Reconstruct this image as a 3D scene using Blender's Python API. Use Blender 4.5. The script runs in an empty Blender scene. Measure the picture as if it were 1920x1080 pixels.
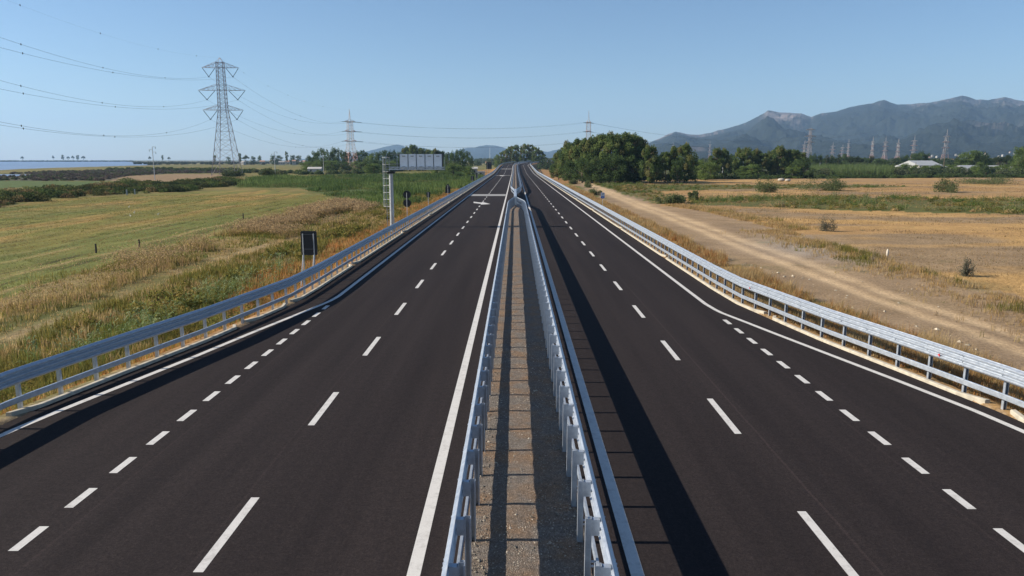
import bpy, math, random
import numpy as np

S = bpy.context.scene
COL = S.collection
R = math.radians
rng = np.random.default_rng(7)
random.seed(7)

# ------------------------------------------------------------------ camera
F_PX, HOR, CX = 1356.0, 299.5, 960.0
PITCH = math.atan((540 - HOR) / F_PX)
YAW = math.atan(6.0 / F_PX)
H = 7.5
cam = bpy.data.cameras.new('camera')
cam.sensor_width = 36.0
cam.lens = 36.0 * F_PX / 1920.0
cam.clip_start, cam.clip_end = 0.1, 60000
cam_o = bpy.data.objects.new('camera', cam)
COL.objects.link(cam_o)
cam_o.location = (0, 0, H)
cam_o.rotation_euler = (math.pi / 2 - PITCH, 0, YAW)
S.camera = cam_o

# ------------------------------------------------------------------ sky, sun, exposure
SUN_EL, SUN_AZ = R(30), R(-89.8)          # sun low on the left of the road
w = bpy.data.worlds.new('World')
S.world = w
w.use_nodes = True
nt = w.node_tree
bg = nt.nodes['Background']
sky = nt.nodes.new('ShaderNodeTexSky')
sky.sky_type = 'NISHITA'
sky.sun_disc = False
sky.sun_elevation = SUN_EL
sky.sun_rotation = SUN_AZ
sky.altitude = 0
sky.air_density, sky.dust_density, sky.ozone_density = 1.0, 0.3, 5.0
nt.links.new(sky.outputs[0], bg.inputs[0])
bg.inputs[1].default_value = 0.071
sun = bpy.data.lights.new('sun', 'SUN')
sun.energy, sun.angle, sun.color = 5.0, R(0.5), (1.0, 0.90, 0.76)
sun_o = bpy.data.objects.new('sun', sun)
COL.objects.link(sun_o)
sun_dir = (math.sin(SUN_AZ) * math.cos(SUN_EL), math.cos(SUN_AZ) * math.cos(SUN_EL), math.sin(SUN_EL))
import mathutils
sun_o.rotation_euler = mathutils.Vector(sun_dir).to_track_quat('Z', 'Y').to_euler()
S.view_settings.view_transform = 'Standard'
S.view_settings.look = 'None'
S.view_settings.exposure = 0.78
S.view_settings.gamma = 1.0
S.view_settings.use_curve_mapping = False
S.cycles.use_denoising = True
S.cycles.max_bounces = 6
S.cycles.volume_bounces = 1

# ------------------------------------------------------------------ pixel <-> place
_ROT = np.array(cam_o.rotation_euler.to_matrix())
def ray(px, py):
    return _ROT @ np.array([(px - CX) / F_PX, -(py - 540) / F_PX, -1.0])
def G(px, py, z=0.0):                      # the place on the level z seen at a pixel
    d = ray(px, py)
    t = (z - H) / d[2]
    return np.array([d[0] * t, d[1] * t, z])
def W(px, py, Y):                          # the place at the distance Y seen at a pixel
    d = ray(px, py)
    t = Y / d[1]
    return np.array([d[0] * t, Y, H + d[2] * t])

# ------------------------------------------------------------------ noise
def vnoise(x, y, seed=0):
    x = np.asarray(x, float); y = np.asarray(y, float)
    xi = np.floor(x).astype(np.int64); yi = np.floor(y).astype(np.int64)
    xf = x - xi; yf = y - yi
    u = xf * xf * (3 - 2 * xf); v = yf * yf * (3 - 2 * yf)
    def h(a, b):
        n = (a * 374761393 + b * 668265263 + seed * 1442695041) & 0x7fffffff
        n = ((n ^ (n >> 13)) * 1274126177) & 0x7fffffff
        return ((n ^ (n >> 16)) & 0xffff) / 65535.0
    return (h(xi, yi) * (1 - u) + h(xi + 1, yi) * u) * (1 - v) + (h(xi, yi + 1) * (1 - u) + h(xi + 1, yi + 1) * u) * v
def fbm(x, y, o=4, seed=0):
    t = 0; a = .5; s = 0
    for i in range(o):
        t = t + a * vnoise(x * 2 ** i + 17.3 * i, y * 2 ** i - 9.1 * i, seed + i); s += a; a *= .5
    return t / s
def sstep(a, b, x):
    t = np.clip((np.asarray(x, float) - a) / (b - a), 0, 1)
    return t * t * (3 - 2 * t)

# ------------------------------------------------------------------ road geometry
def cxf(Y):
    return np.maximum(np.asarray(Y, float) - 570, 0) ** 2 / 2700.0
_yy = np.linspace(-100, 3000, 3101)
_zz = np.interp(_yy, [-100, 385, 440, 514, 650, 800, 1000, 1300, 3000], [0, 0, .7, 2.0, 3.6, 5.0, 5.8, 6.0, 6.0])
_k = np.ones(61) / 61
_zz[60:-60] = np.convolve(_zz, _k, 'same')[60:-60]
def rz(Y):
    return np.interp(Y, _yy, _zz)
def Xk(Y):                                 # asphalt edge, both sides
    return np.interp(Y, [-20, 10, 20.5, 24.5, 29.5, 33.5, 37.5, 42, 60], [15.4, 15.3, 14.7, 13.9, 12.85, 12.25, 11.68, 11.55, 11.55])
def Xline(Y, s):                           # outer edge line
    if s < 0:
        return -np.interp(Y, [-20, 12, 19, 21, 24, 27, 31, 35, 38, 39.5, 42], [14.9, 14.75, 14.2, 13.8, 13.1, 12.4, 11.58, 10.68, 10.0, 9.85, 9.85])
    return np.interp(Y, [-20, 12, 19, 21, 24, 27, 31, 33, 35.5, 37.5, 42], [14.9, 14.75, 14.3, 13.95, 13.2, 12.4, 11.35, 10.85, 10.2, 10.05, 10.05])

ZL, ZR = -1.2, -0.6
def inpoly(x, y, poly):
    c = np.zeros(np.shape(x), bool)
    n = len(poly)
    for i in range(n):
        x1, y1 = poly[i][:2]; x2, y2 = poly[(i + 1) % n][:2]
        if y1 == y2: continue
        m = ((y1 > y) != (y2 > y)) & (x < (x2 - x1) * (y - y1) / (y2 - y1) + x1)
        c ^= m
    return c
def PL(*p): return [G(a, max(b, 301.6), ZL) for a, b in p]
def PR(*p): return [G(a, max(b, 301.6), ZR) for a, b in p]
def dist_line(x, y, line):
    d = np.full(np.shape(x), 1e9)
    for (a, b) in zip(line[:-1], line[1:]):
        ax, ay, bx, by = a[0], a[1], b[0], b[1]
        L = (bx - ax) ** 2 + (by - ay) ** 2
        t = np.clip(((x - ax) * (bx - ax) + (y - ay) * (by - ay)) / L, 0, 1)
        d = np.minimum(d, np.hypot(x - ax - t * (bx - ax), y - ay - t * (by - ay)))
    return d

P_MOWN = PL((-700, 760), (0, 556), (170, 507), (300, 476), (430, 441), (560, 404), (640, 381), (610, 366), (480, 356), (330, 362), (110, 373), (0, 391), (-700, 450))
P_BROWNWEED = PL((-700, 850), (0, 602), (170, 552), (300, 510), (450, 470), (600, 428), (700, 396), (640, 381), (560, 404), (430, 441), (300, 476), (170, 507), (0, 556), (-700, 760))
P_REED = PL((440, 352), (560, 352), (610, 366), (660, 380), (720, 392), (800, 378), (850, 360), (890, 342), (905, 330), (880, 323), (800, 326), (640, 330), (480, 334))
P_GREENSTRIP = PL((-700, 372), (0, 353), (120, 350), (200, 347), (210, 340), (0, 339), (-700, 343))
P_BROWNFIELD = PL((180, 338), (330, 341), (430, 334), (430, 327), (330, 326), (230, 330))
P_SCRUB = PL((-700, 343), (0, 339), (200, 339), (240, 330), (330, 325), (440, 325), (440, 316), (300, 316), (200, 319), (90, 322), (0, 326), (-700, 335))
P_WATER = PL((-900, 302.4), (225, 302.5), (285, 305.5), (300, 309), (200, 312), (90, 314.5), (0, 319), (-900, 329))
P_POOL = PL((-60, 325), (60, 326), (72, 329), (20, 331), (-80, 331))
L_PATH = PL((-500, 830), (0, 650), (60, 625), (140, 590), (230, 552), (330, 515), (420, 484), (520, 457), (620, 430), (720, 404), (770, 384))
P_STUBBLE = PR((2600, 800), (1920, 558), (1780, 520), (1640, 479), (1480, 433), (1330, 397), (1240, 384), (1190, 366), (1170, 350), (1200, 338), (1300, 336), (1560, 333), (1920, 333), (2600, 340))
P_SOIL = PR((2600, 960), (1920, 716), (1600, 592), (1400, 512), (1260, 443), (1150, 389), (1090, 354), (1064, 336), (1048, 322), (1056, 319), (1080, 330), (1110, 345), (1180, 367), (1240, 384), (1330, 397), (1480, 433), (1640, 479), (1780, 520), (1920, 558), (2600, 800))
P_WEEDSTRIP = PR((1280, 382), (1420, 388), (1600, 394), (1780, 400), (1920, 403), (2600, 430), (2600, 385), (1920, 375), (1700, 371), (1500, 368), (1400, 371), (1300, 374))
P_WEEDSTRIP2 = PR((1180, 362), (1260, 358), (1340, 355), (1500, 353), (1700, 352), (1700, 349), (1500, 347), (1300, 346), (1200, 345), (1150, 350))
P_GREENR = PR((1080, 332), (1112, 344), (1180, 366), (1240, 383), (1280, 376), (1240, 362), (1210, 350), (1200, 338), (1140, 330))
L_RUT1 = PR((2300, 790), (1920, 660), (1800, 617), (1650, 565), (1500, 508), (1400, 468), (1300, 427), (1200, 388), (1150, 367), (1090, 341), (1056, 322))
L_RUT2 = PR((2300, 757), (1920, 633), (1800, 594), (1650, 547), (1500, 490), (1400, 453), (1300, 416), (1200, 381), (1150, 362), (1095, 340), (1060, 322))

def ground_h(x, y):
    x = np.asarray(x, float); y = np.asarray(y, float)
    d = x - cxf(y)
    ed = np.abs(d) - Xk(y)
    base = np.where(d < 0, ZL, ZR)
    far = sstep(40, 200, np.abs(ed))
    base = base + (fbm(x / 9, y / 9, 3, 3) - .5) * .35 * sstep(1.5, 6, ed) + (fbm(x / 60, y / 60, 2, 5) - .5) * .5 * far
    bank = rz(y) - .02 - np.maximum(ed - .75, 0) * .55
    h = np.maximum(base, bank)
    h = np.where(ed < .02, rz(y) - .25, h)
    return h

# ------------------------------------------------------------------ mesh helpers
def new_mesh(name, V, faces, col=None, smooth=False):
    V = np.asarray(V, np.float32)
    me = bpy.data.meshes.new(name)
    faces = [np.asarray(f, np.int32) for f in faces if len(f)]
    tot = np.concatenate([np.full(len(f), f.shape[1], np.int32) for f in faces])
    idx = np.concatenate([f.ravel() for f in faces])
    me.vertices.add(len(V)); me.vertices.foreach_set('co', V.ravel())
    me.loops.add(len(idx)); me.loops.foreach_set('vertex_index', idx)
    me.polygons.add(len(tot))
    me.polygons.foreach_set('loop_start', np.concatenate([[0], np.cumsum(tot)[:-1]]).astype(np.int32))
    me.polygons.foreach_set('loop_total', tot)
    me.polygons.foreach_set('use_smooth', np.full(len(tot), bool(smooth)))
    if col is not None:
        a = me.color_attributes.new('Col', 'FLOAT_COLOR', 'POINT')
        c = np.ones((len(V), 4), np.float32); c[:, :3] = col
        a.data.foreach_set('color', c.ravel())
    me.update(calc_edges=True)
    me.validate()
    return me
def link(name, me, mat=None, parent=None, loc=None):
    o = bpy.data.objects.new(name, me)
    COL.objects.link(o)
    if mat is not None and me is not None and not me.materials: me.materials.append(mat)
    if parent is not None: o.parent = parent
    if loc is not None: o.location = loc
    return o
def tag(o, label=None, cat=None, group=None, kind=None):
    if label: o['label'] = label
    if cat: o['category'] = cat
    if group: o['group'] = group
    if kind: o['kind'] = kind
    return o
def thing(name, label, cat, loc=(0, 0, 0), rotz=0, group=None):
    o = bpy.data.objects.new(name, None); COL.objects.link(o)
    o.empty_display_size = .3
    o.location = loc; o.rotation_euler = (0, 0, rotz)
    return tag(o, label, cat, group)
def dup(root, loc, rotz=0, scale=None, label=None, group=None):
    r = root.copy(); COL.objects.link(r); r.location = loc; r.rotation_euler = (0, 0, rotz)
    if scale is not None: r.scale = scale
    if label: r['label'] = label
    if group: r['group'] = group
    for ch in list(root.children):
        c = ch.copy(); COL.objects.link(c); c.parent = r
        for g in ch.children:
            d = g.copy(); COL.objects.link(d); d.parent = c
    return r

class MB:
    def __init__(s): s.v = []; s.f = {}; s.n = 0
    def add(s, v, f):
        v = np.asarray(v, float)
        for q in f:
            s.f.setdefault(len(q), []).append([i + s.n for i in q])
        s.v.append(v); s.n += len(v)
        return s
    def box(s, x0, x1, y0, y1, z0, z1, rot=0, piv=(0, 0)):
        v = np.array([(x, y, z) for z in (z0, z1) for x, y in ((x0, y0), (x1, y0), (x1, y1), (x0, y1))], float)
        if rot:
            c, n = math.cos(rot), math.sin(rot)
            p = v[:, :2] - piv
            v[:, 0] = piv[0] + p[:, 0] * c - p[:, 1] * n; v[:, 1] = piv[1] + p[:, 0] * n + p[:, 1] * c
        return s.add(v, [(0, 3, 2, 1), (4, 5, 6, 7), (0, 1, 5, 4), (1, 2, 6, 5), (2, 3, 7, 6), (3, 0, 4, 7)])
    def bar(s, p, q, wd=.1, w2=None):
        return s.tube([p, q], [wd / 2 * 1.41, (w2 or wd) / 2 * 1.41], 4)
    def tube(s, pts, r, n=8, cap=True):
        pts = [np.asarray(p, float) for p in pts]
        if np.isscalar(r): r = [r] * len(pts)
        vs = []; prev = None
        for i, p in enumerate(pts):
            a = pts[min(i + 1, len(pts) - 1)] - pts[max(i - 1, 0)]
            a = a / (np.linalg.norm(a) + 1e-9)
            if prev is None:
                up = np.array([0, 0, 1.]) if abs(a[2]) < .9 else np.array([0, 1., 0])
                u = np.cross(up, a)
            else:
                u = prev - a * np.dot(prev, a)
            u /= np.linalg.norm(u) + 1e-9; prev = u
            v = np.cross(a, u)
            for k in range(n):
                t = 2 * math.pi * (k + .5) / n
                vs.append(p + r[i] * (math.cos(t) * u + math.sin(t) * v))
        f = []
        for i in range(len(pts) - 1):
            for k in range(n):
                k2 = (k + 1) % n
                f.append((i * n + k, i * n + k2, (i + 1) * n + k2, (i + 1) * n + k))
        if cap:
            f.append(tuple(range(n - 1, -1, -1))); f.append(tuple((len(pts) - 1) * n + k for k in range(n)))
        return s.add(vs, f)
    def prism(s, poly, thick, M=None):
        """flat outline (u,v) in the x-z plane, given thickness along y"""
        n = len(poly)
        v = [(u, -thick / 2, z) for u, z in poly] + [(u, thick / 2, z) for u, z in poly]
        f = [tuple(range(n)), tuple(range(2 * n - 1, n - 1, -1))]
        f += [(i, i + n, (i + 1) % n + n, (i + 1) % n) for i in range(n)]
        v = np.array(v, float)
        if M is not None: v = v + np.asarray(M, float)
        return s.add(v, f)
    def sweep(s, rings, closed=True):
        rings = np.asarray(rings, float)         # (m, n, 3)
        m, n = rings.shape[:2]
        f = []
        for i in range(m - 1):
            for k in range(n if closed else n - 1):
                k2 = (k + 1) % n
                f.append((i * n + k, (i + 1) * n + k, (i + 1) * n + k2, i * n + k2))
        if closed:
            f.append(tuple(range(n))); f.append(tuple((m - 1) * n + k for k in range(n - 1, -1, -1)))
        return s.add(rings.reshape(-1, 3), f)
    def build(s, name, mat, parent=None, loc=None, smooth=False):
        me = new_mesh(name, np.concatenate(s.v), list(s.f.values()), smooth=smooth)
        return link(name, me, mat, parent, loc)
    def mesh(s, name, mat, smooth=False):
        me = new_mesh(name, np.concatenate(s.v), list(s.f.values()), smooth=smooth); me.materials.append(mat); return me

# ------------------------------------------------------------------ materials
def mat(name):
    m = bpy.data.materials.new(name); m.use_nodes = True
    return m, m.node_tree, m.node_tree.nodes['Principled BSDF']
def N(t, typ, **kw):
    n = t.nodes.new(typ)
    for k, v in kw.items():
        if k in n.inputs.keys() if isinstance(k, str) else False: n.inputs[k].default_value = v
        else: setattr(n, k, v)
    return n
def noise_node(t, scale, detail=4, rough=.55, vec=None):
    n = t.nodes.new('ShaderNodeTexNoise')
    n.inputs['Scale'].default_value = scale; n.inputs['Detail'].default_value = detail; n.inputs['Roughness'].default_value = rough
    if vec is not None: t.links.new(vec, n.inputs['Vector'])
    return n
def ramp(t, fac, stops):
    r = t.nodes.new('ShaderNodeValToRGB')
    el = r.color_ramp.elements
    while len(el) < len(stops): el.new(.5)
    for e, (p, c) in zip(el, stops):
        e.position = p; e.color = (*c, 1)
    t.links.new(fac, r.inputs[0])
    return r
def geo_pos(t, sc=(1, 1, 1)):
    g = t.nodes.new('ShaderNodeNewGeometry')
    m = t.nodes.new('ShaderNodeMapping'); m.inputs['Scale'].default_value = sc
    t.links.new(g.outputs['Position'], m.inputs['Vector'])
    return m.outputs[0]
def mul(t, a, b, fac=1.0, mode='MULTIPLY'):
    m = t.nodes.new('ShaderNodeMix'); m.data_type = 'RGBA'; m.blend_type = mode
    m.inputs[0].default_value = fac
    t.links.new(a, m.inputs[6]); t.links.new(b, m.inputs[7])
    return m.outputs[2]
def bump(t, h, b, strength, dist):
    n = t.nodes.new('ShaderNodeBump'); n.inputs['Strength'].default_value = strength; n.inputs['Distance'].default_value = dist
    t.links.new(h, n.inputs['Height']); t.links.new(n.outputs[0], b.inputs['Normal'])
def flat(name, c, rough=.6, metal=0.0, var=.15, scale=3.0):
    m, t, b = mat(name)
    n = noise_node(t, scale, 5, .6, geo_pos(t))
    lo = tuple(x * (1 - var) for x in c); hi = tuple(min(1, x * (1 + var)) for x in c)
    r = ramp(t, n.outputs[0], [(.3, lo), (.7, hi)])
    t.links.new(r.outputs[0], b.inputs['Base Color'])
    b.inputs['Roughness'].default_value = rough; b.inputs['Metallic'].default_value = metal
    return m
def leafmat(name, trans=.3):
    m = bpy.data.materials.new(name); m.use_nodes = True
    t = m.node_tree; t.nodes.clear()
    o = t.nodes.new('ShaderNodeOutputMaterial'); a = t.nodes.new('ShaderNodeVertexColor'); a.layer_name = 'Col'
    d = t.nodes.new('ShaderNodeBsdfDiffuse'); tr = t.nodes.new('ShaderNodeBsdfTranslucent'); mx = t.nodes.new('ShaderNodeMixShader')
    mx.inputs[0].default_value = trans
    t.links.new(a.outputs[0], d.inputs[0]); t.links.new(a.outputs[0], tr.inputs[0])
    t.links.new(d.outputs[0], mx.inputs[1]); t.links.new(tr.outputs[0], mx.inputs[2]); t.links.new(mx.outputs[0], o.inputs[0])
    return m
M_LEAF = leafmat('leaves', .48)
M_GRASS = leafmat('grass_blades', .52)

def ground_mat(name, fine=5.0, amt=.5):
    m, t, b = mat(name)
    a = t.nodes.new('ShaderNodeVertexColor'); a.layer_name = 'Col'
    p = geo_pos(t)
    n1 = noise_node(t, fine, 6, .7, p); r1 = ramp(t, n1.outputs[0], [(.3, (1 - amt,) * 3), (.72, (1 + amt,) * 3)])
    n2 = noise_node(t, .35, 5, .6, p); r2 = ramp(t, n2.outputs[0], [(.3, (.8, .78, .74)), (.7, (1.15, 1.14, 1.1))])
    c = mul(t, mul(t, a.outputs[0], r1.outputs[0]), r2.outputs[0])
    t.links.new(c, b.inputs['Base Color'])
    b.inputs['Roughness'].default_value = .95; b.inputs['Specular IOR Level'].default_value = .1
    bump(t, n1.outputs[0], b, .6, .08)
    return m
M_GROUND = ground_mat('meadow_soil')
M_FIELD = ground_mat('mown_grass', 4.0, .5)
M_STUB = ground_mat('stubble', 5.0, .6)
M_SOIL = ground_mat('bare_soil', 7.0, .42)

def asphalt():
    m, t, b = mat('asphalt')
    p = geo_pos(t)
    n1 = noise_node(t, 55, 3, .8, p); r1 = ramp(t, n1.outputs[0], [(.3, (.0155, .0130, .0133)), (.55, (.0265, .0225, .0226)), (.78, (.051, .043, .0425))])
    n2 = noise_node(t, .25, 5, .6, geo_pos(t, (3.2, .10, 1))); r2 = ramp(t, n2.outputs[0], [(.3, (.76, .76, .78)), (.7, (1.24, 1.21, 1.19))])
    n3 = noise_node(t, 5, 8, .85, p); r3 = ramp(t, n3.outputs[0], [(.3, (.70, .70, .72)), (.7, (1.30, 1.26, 1.22))])
    n4 = noise_node(t, 16, 3, .9, p); r4 = ramp(t, n4.outputs[0], [(.32, (.66, .66, .68)), (.5, (1, 1, 1)), (.68, (1.42, 1.38, 1.34))])
    c = mul(t, mul(t, mul(t, r1.outputs[0], r2.outputs[0]), r3.outputs[0]), r4.outputs[0])
    # longitudinal paving joints: thin lines at fixed offsets across the carriageways
    a = t.nodes.new('ShaderNodeAttribute'); a.attribute_name = 'across'
    wv = noise_node(t, .6, 2, .5, p)
    last = c
    for off in (6.75, -6.1, 3.1, -9.2, 9.6):
        s1 = t.nodes.new('ShaderNodeMath'); s1.operation = 'MULTIPLY_ADD'; s1.inputs[1].default_value = .06; s1.inputs[2].default_value = -off - .03
        t.links.new(wv.outputs[0], s1.inputs[0])
        s2 = t.nodes.new('ShaderNodeMath'); s2.operation = 'ADD'; t.links.new(a.outputs['Fac'], s2.inputs[0]); t.links.new(s1.outputs[0], s2.inputs[1])
        s3 = t.nodes.new('ShaderNodeMath'); s3.operation = 'ABSOLUTE'; t.links.new(s2.outputs[0], s3.inputs[0])
        k = .45 if abs(off) == 6.75 else .22
        r = ramp(t, s3.outputs[0], [(0, (1 + k, 1 + k * .85, 1 + k * .8)), (.022, (1 + k, 1 + k * .85, 1 + k * .8)), (.04, (1, 1, 1))])
        last = mul(t, last, r.outputs[0])
    t.links.new(last, b.inputs['Base Color'])
    b.inputs['Roughness'].default_value = .85; b.inputs['Specular IOR Level'].default_value = .06
    bump(t, n1.outputs[0], b, .5, .012)
    return m
M_ASPH = asphalt()
def paint():
    m, t, b = mat('road_paint')
    p = geo_pos(t)
    n = noise_node(t, 40, 4, .7, p); r = ramp(t, n.outputs[0], [(.22, (.32, .305, .285)), (.4, (.51, .495, .47)), (.8, (.57, .56, .535))])
    n2 = noise_node(t, 3.5, 7, .75, p); r2 = ramp(t, n2.outputs[0], [(.32, (.74, .73, .72)), (.5, (1, 1, 1)), (.7, (1.04, 1.04, 1.03))])
    t.links.new(mul(t, r.outputs[0], r2.outputs[0]), b.inputs['Base Color']); b.inputs['Roughness'].default_value = .7
    return m
M_PAINT = paint()
M_PAINTG = flat('worn_road_paint', (.25, .245, .235), .8, 0, .2, 6)
def gravel():
    m, t, b = mat('gravel')
    p = geo_pos(t)
    v = t.nodes.new('ShaderNodeTexVoronoi'); v.inputs['Scale'].default_value = 50; t.links.new(p, v.inputs['Vector'])
    r0 = ramp(t, v.outputs['Color'], [(.1, (.085, .069, .054)), (.5, (.14, .117, .092)), (.9, (.235, .205, .17))])
    n2 = noise_node(t, .9, 4, .6, p); r2 = ramp(t, n2.outputs[0], [(.42, (1.0, 1.0, 1.04)), (.64, (1.3, .98, .72))])
    n3 = noise_node(t, 9, 4, .6, p); r3 = ramp(t, n3.outputs[0], [(.3, (.75,) * 3), (.7, (1.2,) * 3)])
    c = mul(t, mul(t, r0.outputs[0], r2.outputs[0]), r3.outputs[0])
    t.links.new(c, b.inputs['Base Color']); b.inputs['Roughness'].default_value = .95
    bump(t, v.outputs['Distance'], b, .9, -.03)
    return m
M_GRAVEL = gravel()
def galv():
    m, t, b = mat('galvanised_steel')
    p = geo_pos(t)
    n = noise_node(t, 7, 5, .65, p); r = ramp(t, n.outputs[0], [(.3, (.35, .395, .455)), (.7, (.49, .535, .59))])
    n2 = noise_node(t, 90, 2, .5, p); r2 = ramp(t, n2.outputs[0], [(.3, (.9,) * 3), (.7, (1.08,) * 3)])
    t.links.new(mul(t, r.outputs[0], r2.outputs[0]), b.inputs['Base Color'])
    rr = ramp(t, n.outputs[0], [(.3, (.32,) * 3), (.7, (.46,) * 3)]); t.links.new(rr.outputs[0], b.inputs['Roughness'])
    b.inputs['Metallic'].default_value = .5
    return m
M_GALV = galv()
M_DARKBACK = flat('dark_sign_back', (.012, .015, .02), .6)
M_STIFF = flat('dull_steel_channel', (.09, .10, .11), .6, 0)
M_GREYALU = flat('aluminium_panel', (.78, .81, .84), .5, 0, .06)
M_POLE = flat('galvanised_pole', (.40, .42, .44), .5, .5, .12)
M_WHITEST = flat('white_painted_steel', (.74, .73, .68), .5, 0, .08)
M_KERB = flat('kerb_concrete', (.42, .38, .30), .9, 0, .22, 4)
M_CONC = flat('concrete', (.42, .41, .39), .85, 0, .2, 4)
M_WALL = flat('white_render', (.34, .32, .29), .85, 0, .1, .3)
M_ROOFT = flat('terracotta_roof', (.42, .22, .14), .85, 0, .2, .5)
M_ROOFW = flat('white_roof_sheeting', (.33, .34, .34), .45, 0, .08, .2)
M_WINDOW = flat('dark_window_glass', (.03, .035, .045), .2)
M_WOOD = flat('weathered_wood', (.15, .11, .08), .9, 0, .3, 8)
M_DARKWOOD = flat('dark_fence_post_wood', (.03, .024, .02), .9, 0, .3, 8)
M_BARK = flat('bark', (.12, .09, .065), .95, 0, .3, 6)
M_LATT = flat('weathered_lattice_steel', (.36, .31, .32), .6, .3, .2, .4)
M_LATTR = flat('pink_weathered_steel', (.45, .275, .235), .7, .1, .2, .4)
M_LATTW = flat('pale_weathered_steel', (.42, .37, .35), .7, .1, .15, .4)
M_LATTP = flat('pale_pink_lattice_steel', (.40, .34, .32), .7, .1, .15, .4)
M_RED = flat('red_reflector', (.55, .03, .03), .35, 0, .1)
M_WIRE = flat('cable', (.10, .11, .13), .5, .4)
M_INS = flat('insulator_glass', (.06, .085, .10), .3)
M_BLUE = flat('blue_sign_face', (.02, .10, .42), .4)
M_SIGNW = flat('white_sign_face', (.75, .77, .80), .4, 0, .05)
M_BLACK = flat('black_lettering', (.015, .017, .025), .5)
M_BIRD = flat('white_feathers', (.6, .59, .56), .8, 0, .06)
M_STONE = flat('pale_stone', (.52, .47, .39), .9, 0, .3, 2)
M_HAY = flat('bleached_wrap', (.36, .33, .28), .7, 0, .15, 1)

# ------------------------------------------------------------------ ground sheet
def mixc(c, d, f): return c * (1 - f[..., None]) + np.asarray(d, float) * f[..., None]
def build_ground():
    nr, nc = 560, 680
    t = np.linspace(0, 1, nr)
    Yr = -20 + 6 * (11500 / 6.0) ** t - 0
    Yr = np.concatenate([[-60.], Yr])
    nr += 1
    u = np.linspace(-1, 1, nc)
    u = np.sign(u) * (np.abs(u) ** 1.15)
    hw = 40 + 1.0 * np.maximum(Yr + 10, 0)
    Yg, Ug = np.meshgrid(Yr, u, indexing='ij')
    Xg = Ug * hw[:, None] + cxf(np.minimum(Yg, 900)) * np.exp(-np.abs(Ug) * 3)
    Zg = ground_h(Xg, Yg)
    wx = Xg + (fbm(Xg / 2.2, Yg / 2.2, 3, 11) - .5) * np.clip(Yg / 40, .8, 4) * 1.6
    wy = Yg + (fbm(Xg / 2.2, Yg / 2.2, 3, 12) - .5) * np.clip(Yg / 40, .8, 4) * 1.6
    n1 = fbm(Xg / 6, Yg / 6, 4, 21); n2 = fbm(Xg / 25, Yg / 40, 3, 22); n3 = fbm(Xg / 1.5, Yg / 1.5, 3, 23)
    C = np.zeros(Xg.shape + (3,)) + (.145, .135, .042)
    C = mixc(C, (.23, .17, .07), sstep(.45, .7, n1) * .8)
    C = mixc(C, (.095, .12, .04), sstep(.5, .75, n2) * .7)
    L = Xg < cxf(Yg)
    far = sstep(900, 2500, Yg)
    C = mixc(C, (.10, .10, .055), far * .8)
    C = mixc(C, (.17, .14, .08), far * sstep(.5, .62, fbm(Xg / 300, Yg / 150, 3, 29)))
    zone = np.zeros(Xg.shape, int)
    dpx = np.abs(Xg - cxf(Yg)) - Xk(Yg)
    # left: verge path
    pth = np.exp(-(dist_line(wx, wy, L_PATH) / np.clip(.55 + Yg * .006, .6, 1.5)) ** 2) * sstep(.3, .5, fbm(Xg / 5, Yg / 5, 2, 19))
    C = mixc(C, (.40, .285, .17), np.where(L, pth, 0) * (.3 + .6 * n3))
    # rusty dry grass next to the kerb and on the bank
    rust = sstep(1.0, .3, (dpx - .5) / np.where(L, np.interp(Yg, [20, 35, 43, 60, 400], [3.0, 3.6, 8.5, 10, 9]), 5.5)) * (dpx > 0)
    C = mixc(C, (.34, .185, .07), np.clip(rust * 1.2, 0, 1) * sstep(.25, .6, n1 * .5 + n3 * .5))
    C = mixc(C, (.27, .21, .145), np.exp(-(np.maximum(dpx, 0) / .7) ** 2) * (dpx < 3) * .85)
    C = mixc(C, (.30, .16, .06), (Yg > 330) * (Yg < 800) * (dpx > 0) * (dpx < 22) * L * sstep(24, 12, dpx) * .8)
    C = mixc(C, (.30, .17, .08), (Yg > 250) * (Yg < 900) * (dpx > 0) * (~L) * sstep(22, 8, dpx) * .85)
    C = mixc(C, (.34, .21, .09), (~L) * (dpx > .3) * sstep(6, 2.5, dpx) * (Yg < 260) * .85)
    # mown field with swaths
    m = inpoly(wx, wy, P_MOWN)
    d0 = P_MOWN[1] - P_MOWN[5]; ang = math.atan2(d0[1], d0[0])
    ac = -Xg * math.sin(ang) + Yg * math.cos(ang); al = Xg * math.cos(ang) + Yg * math.sin(ang)
    wob = (fbm(al / 30, ac / 9, 3, 31) - .5) * 9
    sw = .5 + .5 * np.sin((ac + wob * .6) * 2 * math.pi / 3.1)
    big = fbm(al / 60, ac / 7, 3, 33)
    fc = np.zeros_like(C) + (.165, .158, .042)
    fc = mixc(fc, (.29, .195, .065), sstep(.47, .62, big) * .9)
    fc = mixc(fc, (.115, .145, .04), sstep(.55, .4, fbm(al / 40, ac / 6, 3, 35)) * .6)
    fc = mixc(fc, (.30, .225, .10), sstep(.72, .95, sw) * sstep(.5, .68, fbm(al / 14, ac / 1.6, 3, 36)) * sstep(.4, .6, fbm(al / 45, ac / 11, 2, 34)) * .75)
    fc = mixc(fc, (.05, .05, .018), sstep(.12, .02, sw) * sstep(.5, .65, fbm(al / 9, ac / 1.2, 3, 37)) * .85)
    C[m] = fc[m]; zone[m] = 1
    Zg = np.where(m, Zg + (sw - .5) * .14 * fbm(al / 6, ac / 2, 2, 38), Zg)
    m = inpoly(wx, wy, P_BROWNWEED); C[m] = mixc(C, (.27, .195, .09), np.full(C.shape[:2], .7))[m]
    m = inpoly(wx, wy, P_REED); C[m] = (.075, .105, .033)
    m = inpoly(wx, wy, P_GREENSTRIP); C[m] = (.085, .12, .04)
    m = inpoly(wx, wy, P_BROWNFIELD); C[m] = (.24, .17, .10)
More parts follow.
